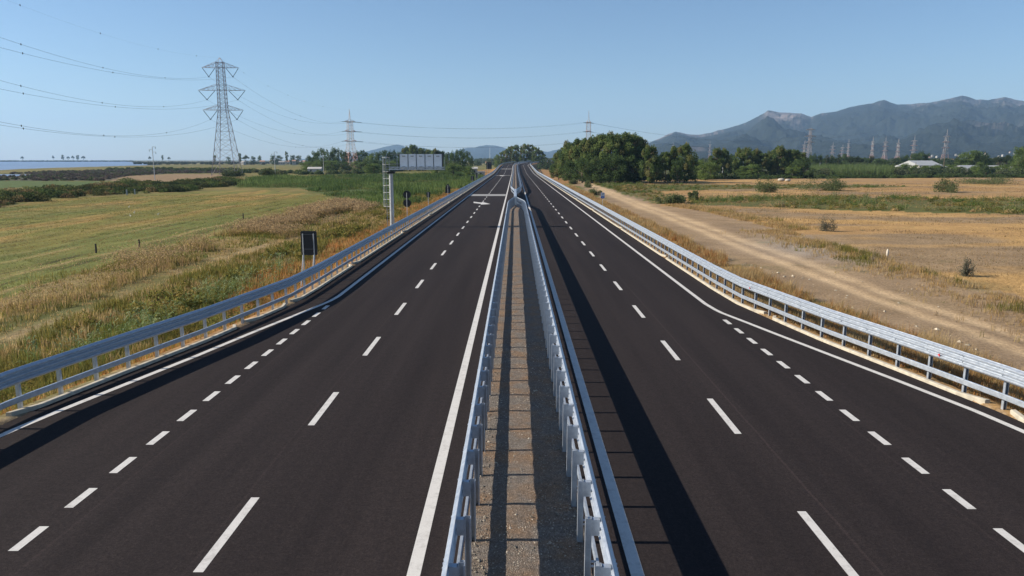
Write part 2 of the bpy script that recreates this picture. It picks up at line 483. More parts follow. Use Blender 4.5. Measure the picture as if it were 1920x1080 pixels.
    m = inpoly(wx, wy, P_SCRUB); C[m] = mixc(C, (.06, .062, .045), np.full(C.shape[:2], .85))[m]
    for P in (P_WATER, P_POOL):
        m = inpoly(Xg, Yg, P); Zg = np.where(m, -2.3, Zg); C[m] = (.12, .10, .07)
    # right: soil, track, stubble
    m = inpoly(wx, wy, P_SOIL) & (dpx > 4.3 + 2.4 * (n1 - .5))
    sc = np.zeros_like(C) + (.28, .20, .124)
    sc = mixc(sc, (.235, .175, .12), sstep(.45, .65, n2) * .7)
    sc = mixc(sc, (.30, .215, .125), sstep(.5, .7, n1) * .6)
    sc = mixc(sc, (.12, .115, .05), sstep(.66, .78, n1 * .6 + n3 * .4) * .7)
    r1 = dist_line(Xg + (n1 - .5) * .5, Yg, L_RUT1); r2 = dist_line(Xg + (n1 - .5) * .5, Yg, L_RUT2)
    rw = np.clip(.42 + Yg * .005, .42, 1.4)
    rut = np.maximum(np.exp(-(r1 / rw) ** 2), np.exp(-(r2 / rw) ** 2))
    mid = np.exp(-((r1 + r2 - 1.6) / 1.6) ** 2) * (1 - rut); sc = mixc(sc, (.21, .148, .095), mid * .45); sc = mixc(sc, (.50, .365, .225), rut * .95)
    bl = np.exp(-((Xg - 28) / 5) ** 2 - ((Yg - 66) / 9) ** 2); sc = mixc(sc, (.33, .31, .29), bl * .6)
    C[m] = sc[m]; zone[m] = 2
    Zg = np.where(m, Zg - rut * .05, Zg)
    m = inpoly(wx, wy, P_STUBBLE)
    st = np.zeros_like(C) + (.34, .21, .095)
    st = mixc(st, (.42, .265, .11), sstep(.45, .65, fbm(Xg / 30, Yg / 8, 3, 41)))
    st = mixc(st, (.22, .165, .11), sstep(.5, .7, fbm(Xg / 20, Yg / 6, 3, 42)) * .8)
    st = mixc(st, (.16, .13, .06), sstep(.62, .8, n3 * .5 + n1 * .5) * .8)
    C[m] = st[m]; zone[m] = 3
    m = inpoly(wx, wy, P_WEEDSTRIP) | inpoly(wx, wy, P_WEEDSTRIP2); C[m] = (.10, .105, .035); zone[m] = 0
    m = inpoly(wx, wy, P_GREENR); C[m] = mixc(C, (.10, .105, .04), np.full(C.shape[:2], .8))[m]; zone[m] = 0
    # woodland floor on the right beyond the fields
    m = (~L) & (Yg > 300) & (~inpoly(wx, wy, P_STUBBLE)) & (dpx > 25); C[m] = mixc(C, (.055, .065, .03), np.full(C.shape[:2], .75))[m]
    V = np.stack([Xg, Yg, Zg], -1).reshape(-1, 3); Cf = C.reshape(-1, 3)
    ii = np.arange(nr * nc).reshape(nr, nc)
    F = np.stack([ii[:-1, :-1], ii[:-1, 1:], ii[1:, 1:], ii[1:, :-1]], -1).reshape(-1, 4)
    zf = zone[:-1, :-1].reshape(-1)
    for z, nm, mt in ((0, 'ground', M_GROUND), (1, 'mown_field', M_FIELD), (2, 'dirt_track', M_SOIL), (3, 'stubble_field', M_STUB)):
        f = F[zf == z]
        us, inv = np.unique(f, return_inverse=True)
        o = link(nm, new_mesh(nm, V[us], [inv.reshape(f.shape)], Cf[us], True), mt)
        tag(o, kind='structure')
build_ground()

def water():
    m, t, b = mat('lagoon_water')
    p = geo_pos(t)
    n = noise_node(t, .01, 4, .6, geo_pos(t, (.25, 1.4, 1)))
    r = ramp(t, n.outputs[0], [(.35, (.10, .155, .25)), (.65, (.19, .25, .35))])
    t.links.new(r.outputs[0], b.inputs['Base Color']); b.inputs['Roughness'].default_value = .35
    n2 = noise_node(t, .6, 4, .6, p); bump(t, n2.outputs[0], b, .5, .6)
    return m
M_WATER = water()
for nm, P in (('lagoon_water', P_WATER), ('pond_water', P_POOL)):
    V = [(p[0], p[1], ZL - .42) for p in P]
    tag(link(nm, new_mesh(nm, V, [[list(range(len(V)))]]), M_WATER), kind='structure')

# ------------------------------------------------------------------ road
def yseq(a, b, near=1.0, g=.012):
    out = [a]
    while out[-1] < b:
        out.append(out[-1] + max(near, out[-1] * g))
    out[-1] = b
    return np.array(out)
def build_road():
    Y = yseq(-15, 1500)
    u = np.array([-1, -.83, -.5, -.2, -.08, 0, .08, .2, .5, .83, 1])
    D = u[None, :] * Xk(Y)[:, None]
    X = D + cxf(Y)[:, None]
    V = np.stack([X, np.repeat(Y[:, None], len(u), 1), np.repeat(rz(Y)[:, None], len(u), 1)], -1).reshape(-1, 3)
    n, c = len(Y), len(u); ii = np.arange(n * c).reshape(n, c)
    F = np.stack([ii[:-1, :-1], ii[:-1, 1:], ii[1:, 1:], ii[1:, :-1]], -1).reshape(-1, 4)
    me = new_mesh('road', V, [F])
    a = me.attributes.new('across', 'FLOAT', 'POINT'); a.data.foreach_set('value', D.astype(np.float32).ravel())
    tag(link('road', me, M_ASPH), kind='structure')
build_road()
def strip(mb, xf, Y, wd, dz=.006):
    """a painted strip following offset xf(Y)"""
    Y = np.asarray(Y, float); d = np.array([float(xf(y)) for y in Y])
    g = np.gradient(d, Y) if len(Y) > 1 else np.zeros(1)
    hw = wd / 2 * np.sqrt(1 + g * g)
    c = cxf(Y); z = rz(Y) + dz
    v = []
    for i in range(len(Y)):
        v += [(c[i] + d[i] - hw[i], Y[i], z[i]), (c[i] + d[i] + hw[i], Y[i], z[i])]
    mb.add(v, [(2 * i, 2 * i + 1, 2 * i + 3, 2 * i + 2) for i in range(len(Y) - 1)])
e = MB()
Ys = np.concatenate([np.arange(-12, 60, .75), yseq(60, 1400, 3, .012)])
for s in (-1, 1): strip(e, lambda y, s=s: Xline(y, s), Ys, .22)
strip(e, lambda y: -1.86, Ys, .25); strip(e, lambda y: 2.25, Ys, .25)
tag(e.build('edge_line', M_PAINT), kind='structure')
e = MB()
for off, y0 in ((-5.85, 12.2), (6.2, 11.6)):
    y = y0 - 30
    while y < 900:
        strip(e, lambda q: off, np.linspace(y, y + 3.0, 4), .19); y += 7.5
for off, y0, n in ((-9.77, 36.5 - 1.777 * 25, 26), (9.96, 33.2 - 1.8 * 25, 26)):
    for i in range(n):
        yc = y0 + i * (1.777 if off < 0 else 1.8); strip(e, lambda q: off, [yc - .48, yc + .48], .2)
tag(e.build('dashed_line', M_PAINT), kind='structure')
e = MB()
for ya, yb, xa, xb in ((153, 161, -9.75, -2.05), (352, 358, -9.7, -2.1), (480, 490, -9.7, -2.1), (371, 373, 0, 0)):
    if xa == 0: continue
    e.add([(xa, ya, rz(ya) + .007), (xb, ya, rz(ya) + .007), (xb, yb, rz(yb) + .007), (xa, yb, rz(yb) + .007)], [(0, 1, 2, 3)])
tag(e.build('transverse_bar', M_PAINTG), kind='structure')
def arrow_mark(px0, py0, px1, py1, px2, py2, wd):
    a, b, c = G(px0, py0), G(px1, py1), G(px2, py2)
    return a, b, c
e = MB()
pts = [(888, 378.2), (903, 380.0), (904, 378.6), (919.5, 382.6), (902, 383.6), (901, 381.9), (888, 380.6)]
e.add([G(*p) + (0, 0, .007) for p in pts], [tuple(range(len(pts) - 1, -1, -1))])
pts = [(937, 328.9), (942, 329.1), (947.5, 329.5), (942, 330.2), (937, 329.7)]
e.add([G(*p) + (0, 0, .009) for p in pts], [tuple(range(len(pts) - 1, -1, -1))])
tag(e.build('arrow_marking', M_PAINT), kind='structure')

# median gravel
def median(Y0, Y1, xl, xr, nm):
    Y = yseq(Y0, Y1, .12 if Y0 < 60 else 1, .010)
    u = np.linspace(0, 1, 22)
    l = np.array([xl(y) for y in Y]); r = np.array([xr(y) for y in Y])
    X = l[:, None] + (r - l)[:, None] * u[None]
    Yg = np.repeat(Y[:, None], 22, 1)
    Z = rz(Yg) + .012 + .05 * np.sin(np.pi * u)[None] ** .5 * (.45 + 1.0 * fbm(X * 2.3, Yg * 2.3, 4, 51))
    V = np.stack([X + cxf(Yg), Yg, Z], -1).reshape(-1, 3)
    n, c = X.shape; ii = np.arange(n * c).reshape(n, c)
    F = np.stack([ii[:-1, :-1], ii[:-1, 1:], ii[1:, 1:], ii[1:, :-1]], -1).reshape(-1, 4)
    tag(link(nm, new_mesh(nm, V, [F], None, True), M_GRAVEL), kind='structure')
median(-10, 118, lambda y: np.interp(y, [-50, 108, 118], [-1.0, -1.0, -.15]), lambda y: np.interp(y, [-50, 108, 118], [1.42, 1.42, .2]), 'median_gravel')
median(158, 1200, lambda y: np.interp(y, [158, 176], [-.15, -1.0]), lambda y: np.interp(y, [158, 176], [.2, 1.42]), 'far_median_gravel')
def pebbles():
    n = 5200
    y = 8 + 22 * rng.random(n) ** 1.5; x = rng.uniform(-.98, 1.4, n)
    s = rng.uniform(.008, .022, n) * (1 + 1.2 * (rng.random(n) > .96))
    o = np.array([(1, 0, 0), (-1, 0, 0), (0, 1, 0), (0, -1, 0), (0, 0, .8), (0, 0, -.8)])
    f = np.array([(0, 2, 4), (2, 1, 4), (1, 3, 4), (3, 0, 4), (2, 0, 5), (1, 2, 5), (3, 1, 5), (0, 3, 5)])
    a = rng.uniform(0, 6.28, n); ca, sa = np.cos(a), np.sin(a)
    q = o[None] * (s[:, None, None] * rng.uniform(.6, 1.4, (n, 1, 3)))
    V = np.stack([q[..., 0] * ca[:, None] - q[..., 1] * sa[:, None] + x[:, None], q[..., 0] * sa[:, None] + q[..., 1] * ca[:, None] + y[:, None], q[..., 2] + .055], -1)
    F = f[None] + 6 * np.arange(n)[:, None, None]
    g = rng.uniform(.14, .5, n)[:, None] * np.array([1, .9, .77]) ; C = np.repeat(g, 6, 0)
    tag(link('pebbles', new_mesh('pebbles', V.reshape(-1, 3), [F.reshape(-1, 3)], C), ground_mat('pebble', 20, .2)), 'small pale pebbles lying on the median gravel', None, None, 'stuff')
pebbles()

# kerbs
def kerb(s):
    gaps = ([20.0, 32.6, 37.6, 52, 76, 100, 130, 160] if s < 0 else [21.3, 34.6, 56, 80, 110, 140])
    edges = [-14] + gaps + [520]
    e = MB()
    for a, b in zip(edges[:-1], edges[1:]):
        a += .45; b -= .45
        Y = yseq(a, b, .8, .012)
        rings = []
        for i, y in enumerate(Y):
            fl = .28 * max(0, 1 - min(y - a, b - y) / .5)
            x = Xk(y) + fl; c = cxf(y); z = rz(y)
            rings.append([(c + s * (x + u), y, z + h) for u, h in ((-.01, -.1), (-.01, .085), (.02, .105), (.15, .105), (.17, -.1))])
        e.sweep(rings)
    tag(e.build('kerb', M_KERB), kind='structure')
kerb(-1); kerb(1)

# ------------------------------------------------------------------ guardrails
WAVE = []
for k in range(3):
    zb = .915 + k * .165
    WAVE += [(.0, zb), (.012, zb + .014), (.072, zb + .05), (.08, zb + .062), (.08, zb + .098), (.072, zb + .11), (.012, zb + .146)]
WAVE.append((0, 1.41))
def rail_profile():
    return WAVE + [(u - .009, z) for u, z in reversed(WAVE)]
def post_mesh():
    m = MB()                              # C-section, open side along +y, facing +x
    m.box(-.055, .055, -.05, -.042, -.3, 1.32)
    m.box(-.055, -.047, -.042, .05, -.3, 1.32); m.box(.047, .055, -.042, .05, -.3, 1.32)
    m.box(-.047, -.03, .043, .05, -.3, 1.32); m.box(.03, .047, .043, .05, -.3, 1.32)
    m.box(.056, .15, -.03, .03, .38, .392); m.box(.056, .15, -.03, .03, .47, .482); m.box(.138, .15, -.03, .03, .392, .47)
    return m.mesh('post', M_GALV)
def spacer_mesh():
    m = MB()
    m.box(.056, .196, -.055, -.047, 1.0, 1.30); m.box(.056, .196, .047, .055, 1.0, 1.30)
    m.box(.186, .196, -.047, .047, 1.0, 1.30); m.box(.07, .186, -.047, .047, 1.292, 1.30)
    for z in (1.06, 1.25): m.box(.196, .222, .06, .085, z, z + .03)
    return m.mesh('spacer', M_GALV)
POST_ME, SPACER_ME = post_mesh(), spacer_mesh()
REFL_ME = MB().prism([(0, 0), (.11, .05), (0, .1)], .02).mesh('reflector', M_RED)
def guardrail(label, path, s, Y0, Y1, phase, group=None, refl=(), spread=1.5, post_to=560):
    """path(y): x of the rail's back plane; s: side the rail faces"""
    org = np.array([float(path(Y0) + cxf(Y0)), Y0, float(rz(Y0))])
    root = thing('guardrail', label, 'guardrail', org, 0, group)
    Y = np.concatenate([yseq(Y0, min(Y1, 200), .75, .012), yseq(200, Y1, 3, .012)[1:] if Y1 > 200 else []])
    px = np.array([float(path(y)) for y in Y]) + cxf(Y)
    g = np.gradient(px, Y); nx = s / np.sqrt(1 + g * g); ny = -s * g / np.sqrt(1 + g * g)
    def sweep(prof):
        rings = [[(px[i] + u * nx[i] - org[0], Y[i] + u * ny[i] - org[1], rz(Y[i]) + z - org[2]) for u, z in prof] for i in range(len(Y))]
        return MB().sweep(rings)
    b = sweep(rail_profile())
    y = phase
    while y < min(Y1, 90):                # overlapping plate joints and bolt heads
        if y > Y0:
            p = float(path(y)) + float(cxf(y)) - org[0]; z0 = float(rz(y)) - org[2]
            j = int(round((y - phase) / 1.5))
            for zc in (.995, 1.16, 1.325):
                b.box(p + s * .08, p + s * .094, y - .014 - org[1], y + .014 - org[1], zc - .014 + z0, zc + .014 + z0)
            if j % 3 == 0:
                for zc in (.995, 1.16, 1.325):
                    for q in (-.12, .12): b.box(p + s * .08, p + s * .092, y + q - .012 - org[1], y + q + .012 - org[1], zc - .012 + z0, zc + .012 + z0)
        y += 1.5
    b.build('rail_beam', M_GALV, root)
    sweep([(-.055, .345), (-.005, .345), (.0, .36), (.0, .505), (-.005, .52), (-.055, .52), (-.055, .51), (-.012, .505), (-.012, .36), (-.055, .355)]).build('lower_rail', M_GALV, root)
    ys = [y for y in np.arange(phase - 30, Y1 - .3, spread) if y > Y0 + .2 and y < post_to]
    rot = 0 if s > 0 else math.pi
    rest = MB()
    first = [y for y in ys if y > 8] if Y0 < 8 else ys
    named = set(first[:100])
    for y in ys:
        x = float(path(y) + cxf(y)) - s * .2 - org[0]
        loc = (x, y - org[1], float(rz(y)) - org[2])
        if y in named:
            o = link('post', POST_ME, None, root, loc); o.rotation_euler = (0, 0, rot)
            link('spacer', SPACER_ME, None, o)
        elif y > 8:
            rest.box(x - .055, x + .055, loc[1] - .05, loc[1] + .05, loc[2] - .3, loc[2] + 1.32)
            xx = sorted((x + s * .056, x + s * .196)); rest.box(xx[0], xx[1], loc[1] - .05, loc[1] + .05, loc[2] + 1.02, loc[2] + 1.30)
    if rest.n:
        o = rest.build('post', M_GALV, root); o['kind'] = 'stuff'
    for y in refl:
        x = float(path(y) + cxf(y)) + s * .098 - org[0]
        o = link('reflector', REFL_ME, None, root, (x, y - org[1], float(rz(y)) + 1.02 - org[2])); o.rotation_euler = (0, 0, math.pi / 2)
    return root
def near_l(y): return np.interp(y, [-50, 106, 110, 113, 118, 122], [-1.03, -1.03, -.97, -.83, -.45, -.22])
def near_r(y): return np.interp(y, [-50, 106, 110, 113, 118, 122], [1.49, 1.49, 1.4, 1.2, .62, .26])
def far_l(y): return np.interp(y, [153, 158, 170, 176, 2000], [-.22, -.4, -.95, -1.03, -1.03])
def far_r(y): return np.interp(y, [153, 158, 170, 176, 2000], [.26, .5, 1.35, 1.49, 1.49])
guardrail('blue-shaded galvanised guardrail with kerb along the left road edge beside grass', lambda y: -(Xk(y) + .18), 1, 6, 1350, 1.4)
guardrail('sunlit silver guardrail along the right road edge beside the dirt track', lambda y: Xk(y) + .18, -1, 6, 1350, .2, None, [float(G(1746, 667, 1.05)[1]), float(G(1396, 541, 1.05)[1]), 71.0, 96.0, 130.0])
guardrail('left rail of the near gravel median, its back to the gravel', near_l, -1, 2, 121.5, 1.3)
guardrail('right rail of the near gravel median with sunlit posts', near_r, 1, 2, 121.5, 1.3)
guardrail('left rail of the far median beyond the steel gate, sunlit flared end', far_l, -1, 153.5, 1350, 1.3)
guardrail('right rail of the far median beyond the steel gate, shaded flared end', far_r, 1, 153.5, 1350, 1.3)
def gate():
    root = thing('median_gate', 'pale steel crossing gate closing the gap between the two medians', 'barrier', (.02, 122, 0))
    for s in (-1, 1):
        b = MB().sweep([[(s * (.17 + u), y, z) for u, z in rail_profile()] for y in (0, 10, 21, 31.5)]); b.build('side_beam', M_GALV, root)
    MB().box(-.2, .2, 0, 31.5, 1.415, 1.43).build('top_plate', M_GALV, root)
    for s in (-1, 1): MB().box(s * .18 - .02, s * .18 + .02, 0.05, 31.45, .3, .75).build('lower_panel', M_GALV, root)
    for y in np.arange(.4, 31.4, 3.8):
        MB().box(-.1, .1, y - .06, y + .06, 0, 1.4).box(-.22, .22, y - .1, y + .1, 0.006, .05).build('leg', M_GALV, root)
    for y in (-.05, 31.6): MB().box(-.27, .27, y - .04, y + .04, .06, 1.46).build('end_post', M_WHITEST, root)
gate()

# ------------------------------------------------------------------ gantry and signs
def gantry():
    Y = 82.0
    c = W(735.5, 415, Y)
    gz = float(ground_h(c[0], Y))
    root = thing('gantry_sign', 'cantilever gantry sign seen from behind, five grey panels beside the left road edge', 'road sign', (c[0], Y, gz))
    z = lambda py, px=735: W(px, py, Y)[2] - gz
    x = lambda px, py=310: W(px, py, Y)[0] - c[0]
    ztop = z(325)
    MB().tube([(0, 0, 0), (0, 0, ztop)], [.25, .22], 12).box(-.35, .35, -.35, .35, -.1, .03).build('column', M_POLE, root)
    MB().box(-.36, .45, -.3, .3, ztop - .02, ztop + .22).build('column_head', M_DARKBACK, root)
    za, zb = z(321), z(315.5)
    x0, x1 = x(730), x(833)
    f = MB()
    for yy in (-.3, .3):
        for zz in (za + .22, zb + .12): f.box(x0, x1, yy - .05, yy + .05, zz - .05, zz + .05)
    n = 12
    for i in range(n):
        xa = x0 + (x1 - x0) * i / n; xb = x0 + (x1 - x0) * (i + 1) / n
        for yy in (-.3, .3):
            f.bar((xa, yy, za + .25), (xb, yy, zb + .1), .05)
    f.box(x0, x1, -.8, 1.0, za + .16, za + .19)
    f.build('cantilever_arm', M_POLE, root)
    pz0, pz1 = z(316), z(289)
    pe = [x(749.5), x(765.5), x(781), x(797.3), x(813.3), x(829.3)]
    for a, b in zip(pe[:-1], pe[1:]):
        p = MB().box(a + .03, b - .03, -.1, .9, pz0, pz1).build('sign_panel', M_GREYALU, root)
        q = MB(); w_ = b - a
        for zz in (pz0 + .18, pz1 - .22):
            q.box(a + w_ * .32, a + w_ * .68, -.16, -.1, zz - .07, zz + .07)
        q.build('hinge_box', M_POLE, p)
    for xx in pe: MB().box(xx - .03, xx + .03, -.13, .93, pz0 - .15, pz1 + .03).build('panel_divider', M_DARKBACK, root)
    MB().box(pe[0] - .3, pe[0] - .26, -.05, .05, pz0 - .2, pz1 + .02).build('upright', M_POLE, root)
    MB().box(pe[-1] + .26, pe[-1] + .3, -.05, .05, pz0 - .2, pz1 - .3).build('upright', M_POLE, root)
    r = MB()
    for zz in (pz0 + .5, pz1 - .02): r.bar((x(733), -.35, zz), (pe[0], -.35, zz), .035)
    r.build('handrail', M_POLE, root)
    # ladder with safety cage
    lx = x(726.5); lz0, lz1 = 0.15, z(295)
    l = MB()
    for o in (-.2, .2): l.box(lx + o - .025, lx + o + .025, -.03, .03, lz0, lz1)
    zz = lz0 + .2
    while zz < lz1: l.bar((lx - .2, 0, zz), (lx + .2, 0, zz), .03); zz += .28
    for zz in np.arange(1.0, ztop, 1.45): l.bar((lx + .2, 0, zz), (-.2, 0, zz), .04)
    l.build('ladder', M_POLE, root)
    cg = MB(); cx_ = lx - .42
    for zz in np.linspace(z(387), z(295), 8):
        pts = [(lx + .38 * math.cos(t) - .15, -.38 * math.sin(t) * 1.0, zz) for t in np.linspace(0, math.pi * 2, 15)]
        cg.tube(pts, .018, 5)
    for t in (math.pi, math.pi * .75, math.pi * 1.25):
        cg.bar((lx - .15 + .4 * math.cos(t), -.4 * math.sin(t), z(387)), (lx - .15 + .4 * math.cos(t), -.4 * math.sin(t), lz1), .035)
    cg.build('safety_cage', M_WHITEST, root)
gantry()
def sign(label, px, Y, shapes, posts, x_off=0.0):
    """shapes: list of (outline kind, px x0,y0,x1,y1); posts: px x of each post; seen from the back"""
    c = W(px, 340, Y); gz = float(ground_h(c[0], Y))
    root = thing('road_sign', label, 'road sign', (c[0], Y, gz), 0, 'road signs seen from behind')
    X = lambda p: W(p, 340, Y)[0] - c[0]
    Z = lambda p: W(px, p, Y)[2] - gz
    top = max(Z(s[2]) for s in shapes)
    for kind, a, b, c2, d in shapes:
        x0, x1, z1, z0 = X(a), X(c2), Z(b), Z(d)
        m = MB()
        if kind == 'disc':
            r = (x1 - x0) / 2; xc, zc = (x0 + x1) / 2, (z0 + z1) / 2
            m.prism([(xc + r * math.cos(t), zc + r * math.sin(t)) for t in np.linspace(0, 2 * math.pi, 25)[:-1]], .03, (0, .06, 0))
        elif kind == 'house':
            m.prism([(x0, z0), (x1, z0), (x1, z0 + (z1 - z0) * .62), (x0 + (x1 - x0) * .62, z1), (x0 + (x1 - x0) * .38, z1), (x0, z0 + (z1 - z0) * .62)], .03, (0, .06, 0))
        else:
            ch = min(x1 - x0, z1 - z0) * .06
            m.prism([(x0 + ch, z0), (x1 - ch, z0), (x1, z0 + ch), (x1, z1 - ch), (x1 - ch, z1), (x0 + ch, z1), (x0, z1 - ch), (x0, z0 + ch)], .03, (0, .06, 0))
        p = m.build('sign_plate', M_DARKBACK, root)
        if kind != 'rect' or x1 - x0 < .7: continue
        q = MB()
        for zz in (z0 + (z1 - z0) * .25, z0 + (z1 - z0) * .86): q.box(x0 + (x1 - x0) * .12, x1 - (x1 - x0) * .12, .005, .04, zz - .012, zz + .012)
        q.build('stiffener', M_STIFF, p)
    for pp, tp in posts:
        MB().tube([(X(pp), -.03, -.2), (X(pp), -.03, Z(tp))], .035, 8).build('pole', M_POLE, root)
    return root
r_ = sign('large dark rectangular sign back on twin braced poles behind left guardrail', 573, 45.5, [('rect', 557.8, 433.3, 588.6, 478.5)], [(562.5, 438), (583, 438)])
for pp in (562.5, 583):
    xx = W(pp, 340, 45.5)[0] - W(573, 340, 45.5)[0]
    MB().tube([(xx - .02, -.9, -.15), (xx - .02, -.06, 2.0)], .03, 8).build('brace', M_POLE, r_)
sign('two dark discs one above the other on a single pole beside gantry', 762, 86, [('disc', 754.7, 357.5, 769.6, 372.4), ('disc', 754.7, 373.4, 769.6, 388.4)], [(762, 361)])
sign('small dark rectangular sign back on a thin pole between the discs and the pointed sign', 802.4, 108, [('rect', 799, 360, 806, 370)], [(802.4, 360.5)])
sign('dark pointed house-shaped sign back on a single pole', 839.5, 140, [('house', 834.7, 345, 844.3, 362)], [(839.5, 347)])
sign('squarish dark sign back standing in front of tall narrow sign', 885.8, 218, [('rect', 883, 330, 889, 338.5)], [(885.5, 330.5)])
sign('tall narrow dark sign back on two pale poles', 894, 246, [('rect', 892.2, 324.5, 895.9, 334)], [(892.4, 326), (895.8, 326)])
sign('big dark sign back far along the verge before white hut', 917, 360, [('rect', 912, 304, 922, 317)], [(914, 305), (919, 305)])
def blue_sign():
    Y = 107.0
    c = W(1130, 372, Y); gz = float(ground_h(c[0], Y))
    root = thing('road_sign', 'small blue and white kilometre plate on thin pole behind right guardrail', 'road sign', (c[0], Y, gz))
    Z = lambda p: W(1130, p, Y)[2] - gz
    z0, z1 = Z(372), Z(361); hw = .27
    MB().box(-hw, hw, -.015, .015, z0, z1).build('sign_plate', M_BLUE, root)
    MB().box(-hw + .03, hw - .03, -.021, -.017, z0 + (z1 - z0) * .36, z1 - .04).build('white_panel', M_SIGNW, root)
    q = MB(); zb = z0 + (z1 - z0) * .48; zt = z1 - .1
    for xx in (-.075, .075): q.box(xx - .025, xx + .025, -.027, -.023, zb, zt); q.bar((xx - .02, -.025, zt - .02), (xx - .07, -.025, zt - .09), .03)
    q.build('lettering', M_BLACK, root)
    q = MB().box(-.12, .12, -.021, -.017, z0 + .1, z0 + .15); q.build('small_lettering', M_SIGNW, root)
    MB().tube([(0, .03, -.2), (0, .03, z1 - .05)], .03, 8).build('pole', M_POLE, root)
blue_sign()

# ------------------------------------------------------------------ pylons and cables
def lattice(levels, bw, seg, leg=.28, br=.11, z_split=None):
    """levels unused here; bw(z): half width; seg: list of z panel heights -> mesh builder"""
    m = MB()
    for z0, z1 in zip(seg[:-1], seg[1:]):
        a, b = bw(z0), bw(z1)
        P = [np.array(q) for q in ((-a, -a, z0), (a, -a, z0), (a, a, z0), (-a, a, z0))]
        Q = [np.array(q) for q in ((-b, -b, z1), (b, -b, z1), (b, b, z1), (-b, b, z1))]
        for k in range(4):
            m.bar(P[k], Q[k], leg)
            k2 = (k + 1) % 4
            m.bar(P[k], Q[k2], br); m.bar(P[k2], Q[k], br); m.bar(Q[k], Q[k2], br)
    return m
def crossarm(zc, zp, hw, body, br=.12):
    m = MB()
    for s in (-1, 1):
        tip = np.array((s * hw, 0, zc))
        for yy in (-1, 1):
            b0 = np.array((s * body, yy * body, zc)); t0 = np.array((s * body, yy * body, zp))
            m.bar(b0, tip, br * 1.3); m.bar(t0, tip, br * 1.3)
            n = 4
            for i in range(1, n + 1):
                f0, f1 = (i - 1) / n, i / n
                pb0, pb1 = b0 + (tip - b0) * f0, b0 + (tip - b0) * f1
                pt0, pt1 = t0 + (tip - t0) * f0, t0 + (tip - t0) * f1
                m.bar(pt0, pb1, br); m.bar(pb1, pt1, br * .8)
        for i in range(1, 4):
            f = i / 4
            a = np.array((s * body, -body, zc)) * (1 - f) + tip * f; b = np.array((s * body, body, zc)) * (1 - f) + tip * f
            m.bar(a, b, br * .8)
    m.bar((-body, -body, zc), (body, -body, zc), br * 1.4); m.bar((-body, body, zc), (body, body, zc), br * 1.4)
    return m
def pylon_suspension(name, label, loc, rot, h, arms, strings=True, mat_=None, group='lattice power pylons', peak=3.0, base=6.5, top=1.6, leg=.25, br=.11, abr=None):
    mat_ = mat_ or M_LATT
    root = thing(name, label, 'pylon', loc, rot, group)
    zl = arms[-1][0]
    bw = lambda z: np.interp(z, [0, zl, h - peak], [base, top * 1.2, top])
    seg = [0]
    while seg[-1] < h - peak - 1: seg.append(min(seg[-1] + max(bw(seg[-1]) * 1.15, 2.4), h - peak))
    if seg[-1] < h - peak: seg.append(h - peak)
    b = lattice(None, bw, seg, leg, br)
    for k in ((-1, -1), (1, -1), (1, 1), (-1, 1)): b.bar((k[0] * top, k[1] * top, h - peak), (0, 0, h), br * 1.4)
    b.build('tower', mat_, root)
    pts = []
    for zc, hw, rise, drop in arms:
        bd = float(bw(zc))
        crossarm(zc, zc + rise, hw, bd, abr or br).build('crossarm', mat_, root)
        for s in (-1, 1):
            inner = max(bd + .8, hw * .3); mid = (hw + inner) / 2
            lo = (s * mid, 0, zc - drop)
            if strings:
                q = MB()
                q.tube([(s * (hw - .4), 0, zc - .3), lo], .16, 6); q.tube([(s * inner, 0, zc - .3), lo], .16, 6)
                q.box(lo[0] - .3, lo[0] + .3, -.5, .5, lo[2] - .25, lo[2] + .05)
                q.build('insulator', M_INS, root)
            pts.append(lo)
    return root, pts
def world_pt(root, p):
    a = root.rotation_euler[2]; c, s = math.cos(a), math.sin(a)
    k = root.scale
    x, y = p[0] * k[0], p[1] * k[1]
    return np.array((root.location[0] + x * c - y * s, root.location[1] + x * s + y * c, root.location[2] + p[2] * k[2]))
def cable(label, p, q, sag, r=.055, marks=(), group='power cables'):
    p, q = np.asarray(p, float), np.asarray(q, float)
    t = np.linspace(0, 1, 41)[:, None]
    pts = p + (q - p) * t; pts[:, 2] -= (4 * sag * t * (1 - t))[:, 0]
    root = MB().tube([tuple(a - p) for a in pts], r, 5).build('power_cable', M_WIRE, None, tuple(p))
    tag(root, label, 'cable', group)
    if len(marks):
        me = None
        for m in marks:
            a = p + (q - p) * m; a[2] -= 4 * sag * m * (1 - m)
            if me is None:
                b = MB(); b.tube([(0, 0, -.3), (0, 0, -.22), (0, 0, 0), (0, 0, .22), (0, 0, .3)], [.03, .1, .15, .1, .03], 8); me = b.mesh('marker_ball', M_BLACK)
            link('marker_ball', me, None, root, tuple(a - p))
    return root
Y1 = 415.0
b1 = W(422, 329, Y1); t1 = W(415, 108, Y1)
zz = lambda py: W(415, py, Y1)[2] - ZL
pxm = Y1 / F_PX
T1, S1 = pylon_suspension('power_pylon', 'tall grey lattice pylon with V-shaped insulators, nearest on the left', (b1[0] * .4 + t1[0] * .6, Y1, ZL), R(3), zz(108),
    [(zz(127), 32.5 * pxm * 1.02, 3.0, zz(127) - zz(144)), (zz(169.5), 41.5 * pxm * 1.02, 3.4, zz(169.5) - zz(187)), (zz(206.5), 36 * pxm * 1.02, 2.8, zz(206.5) - zz(224))], peak=zz(108) - zz(117), base=6.6, top=1.75)
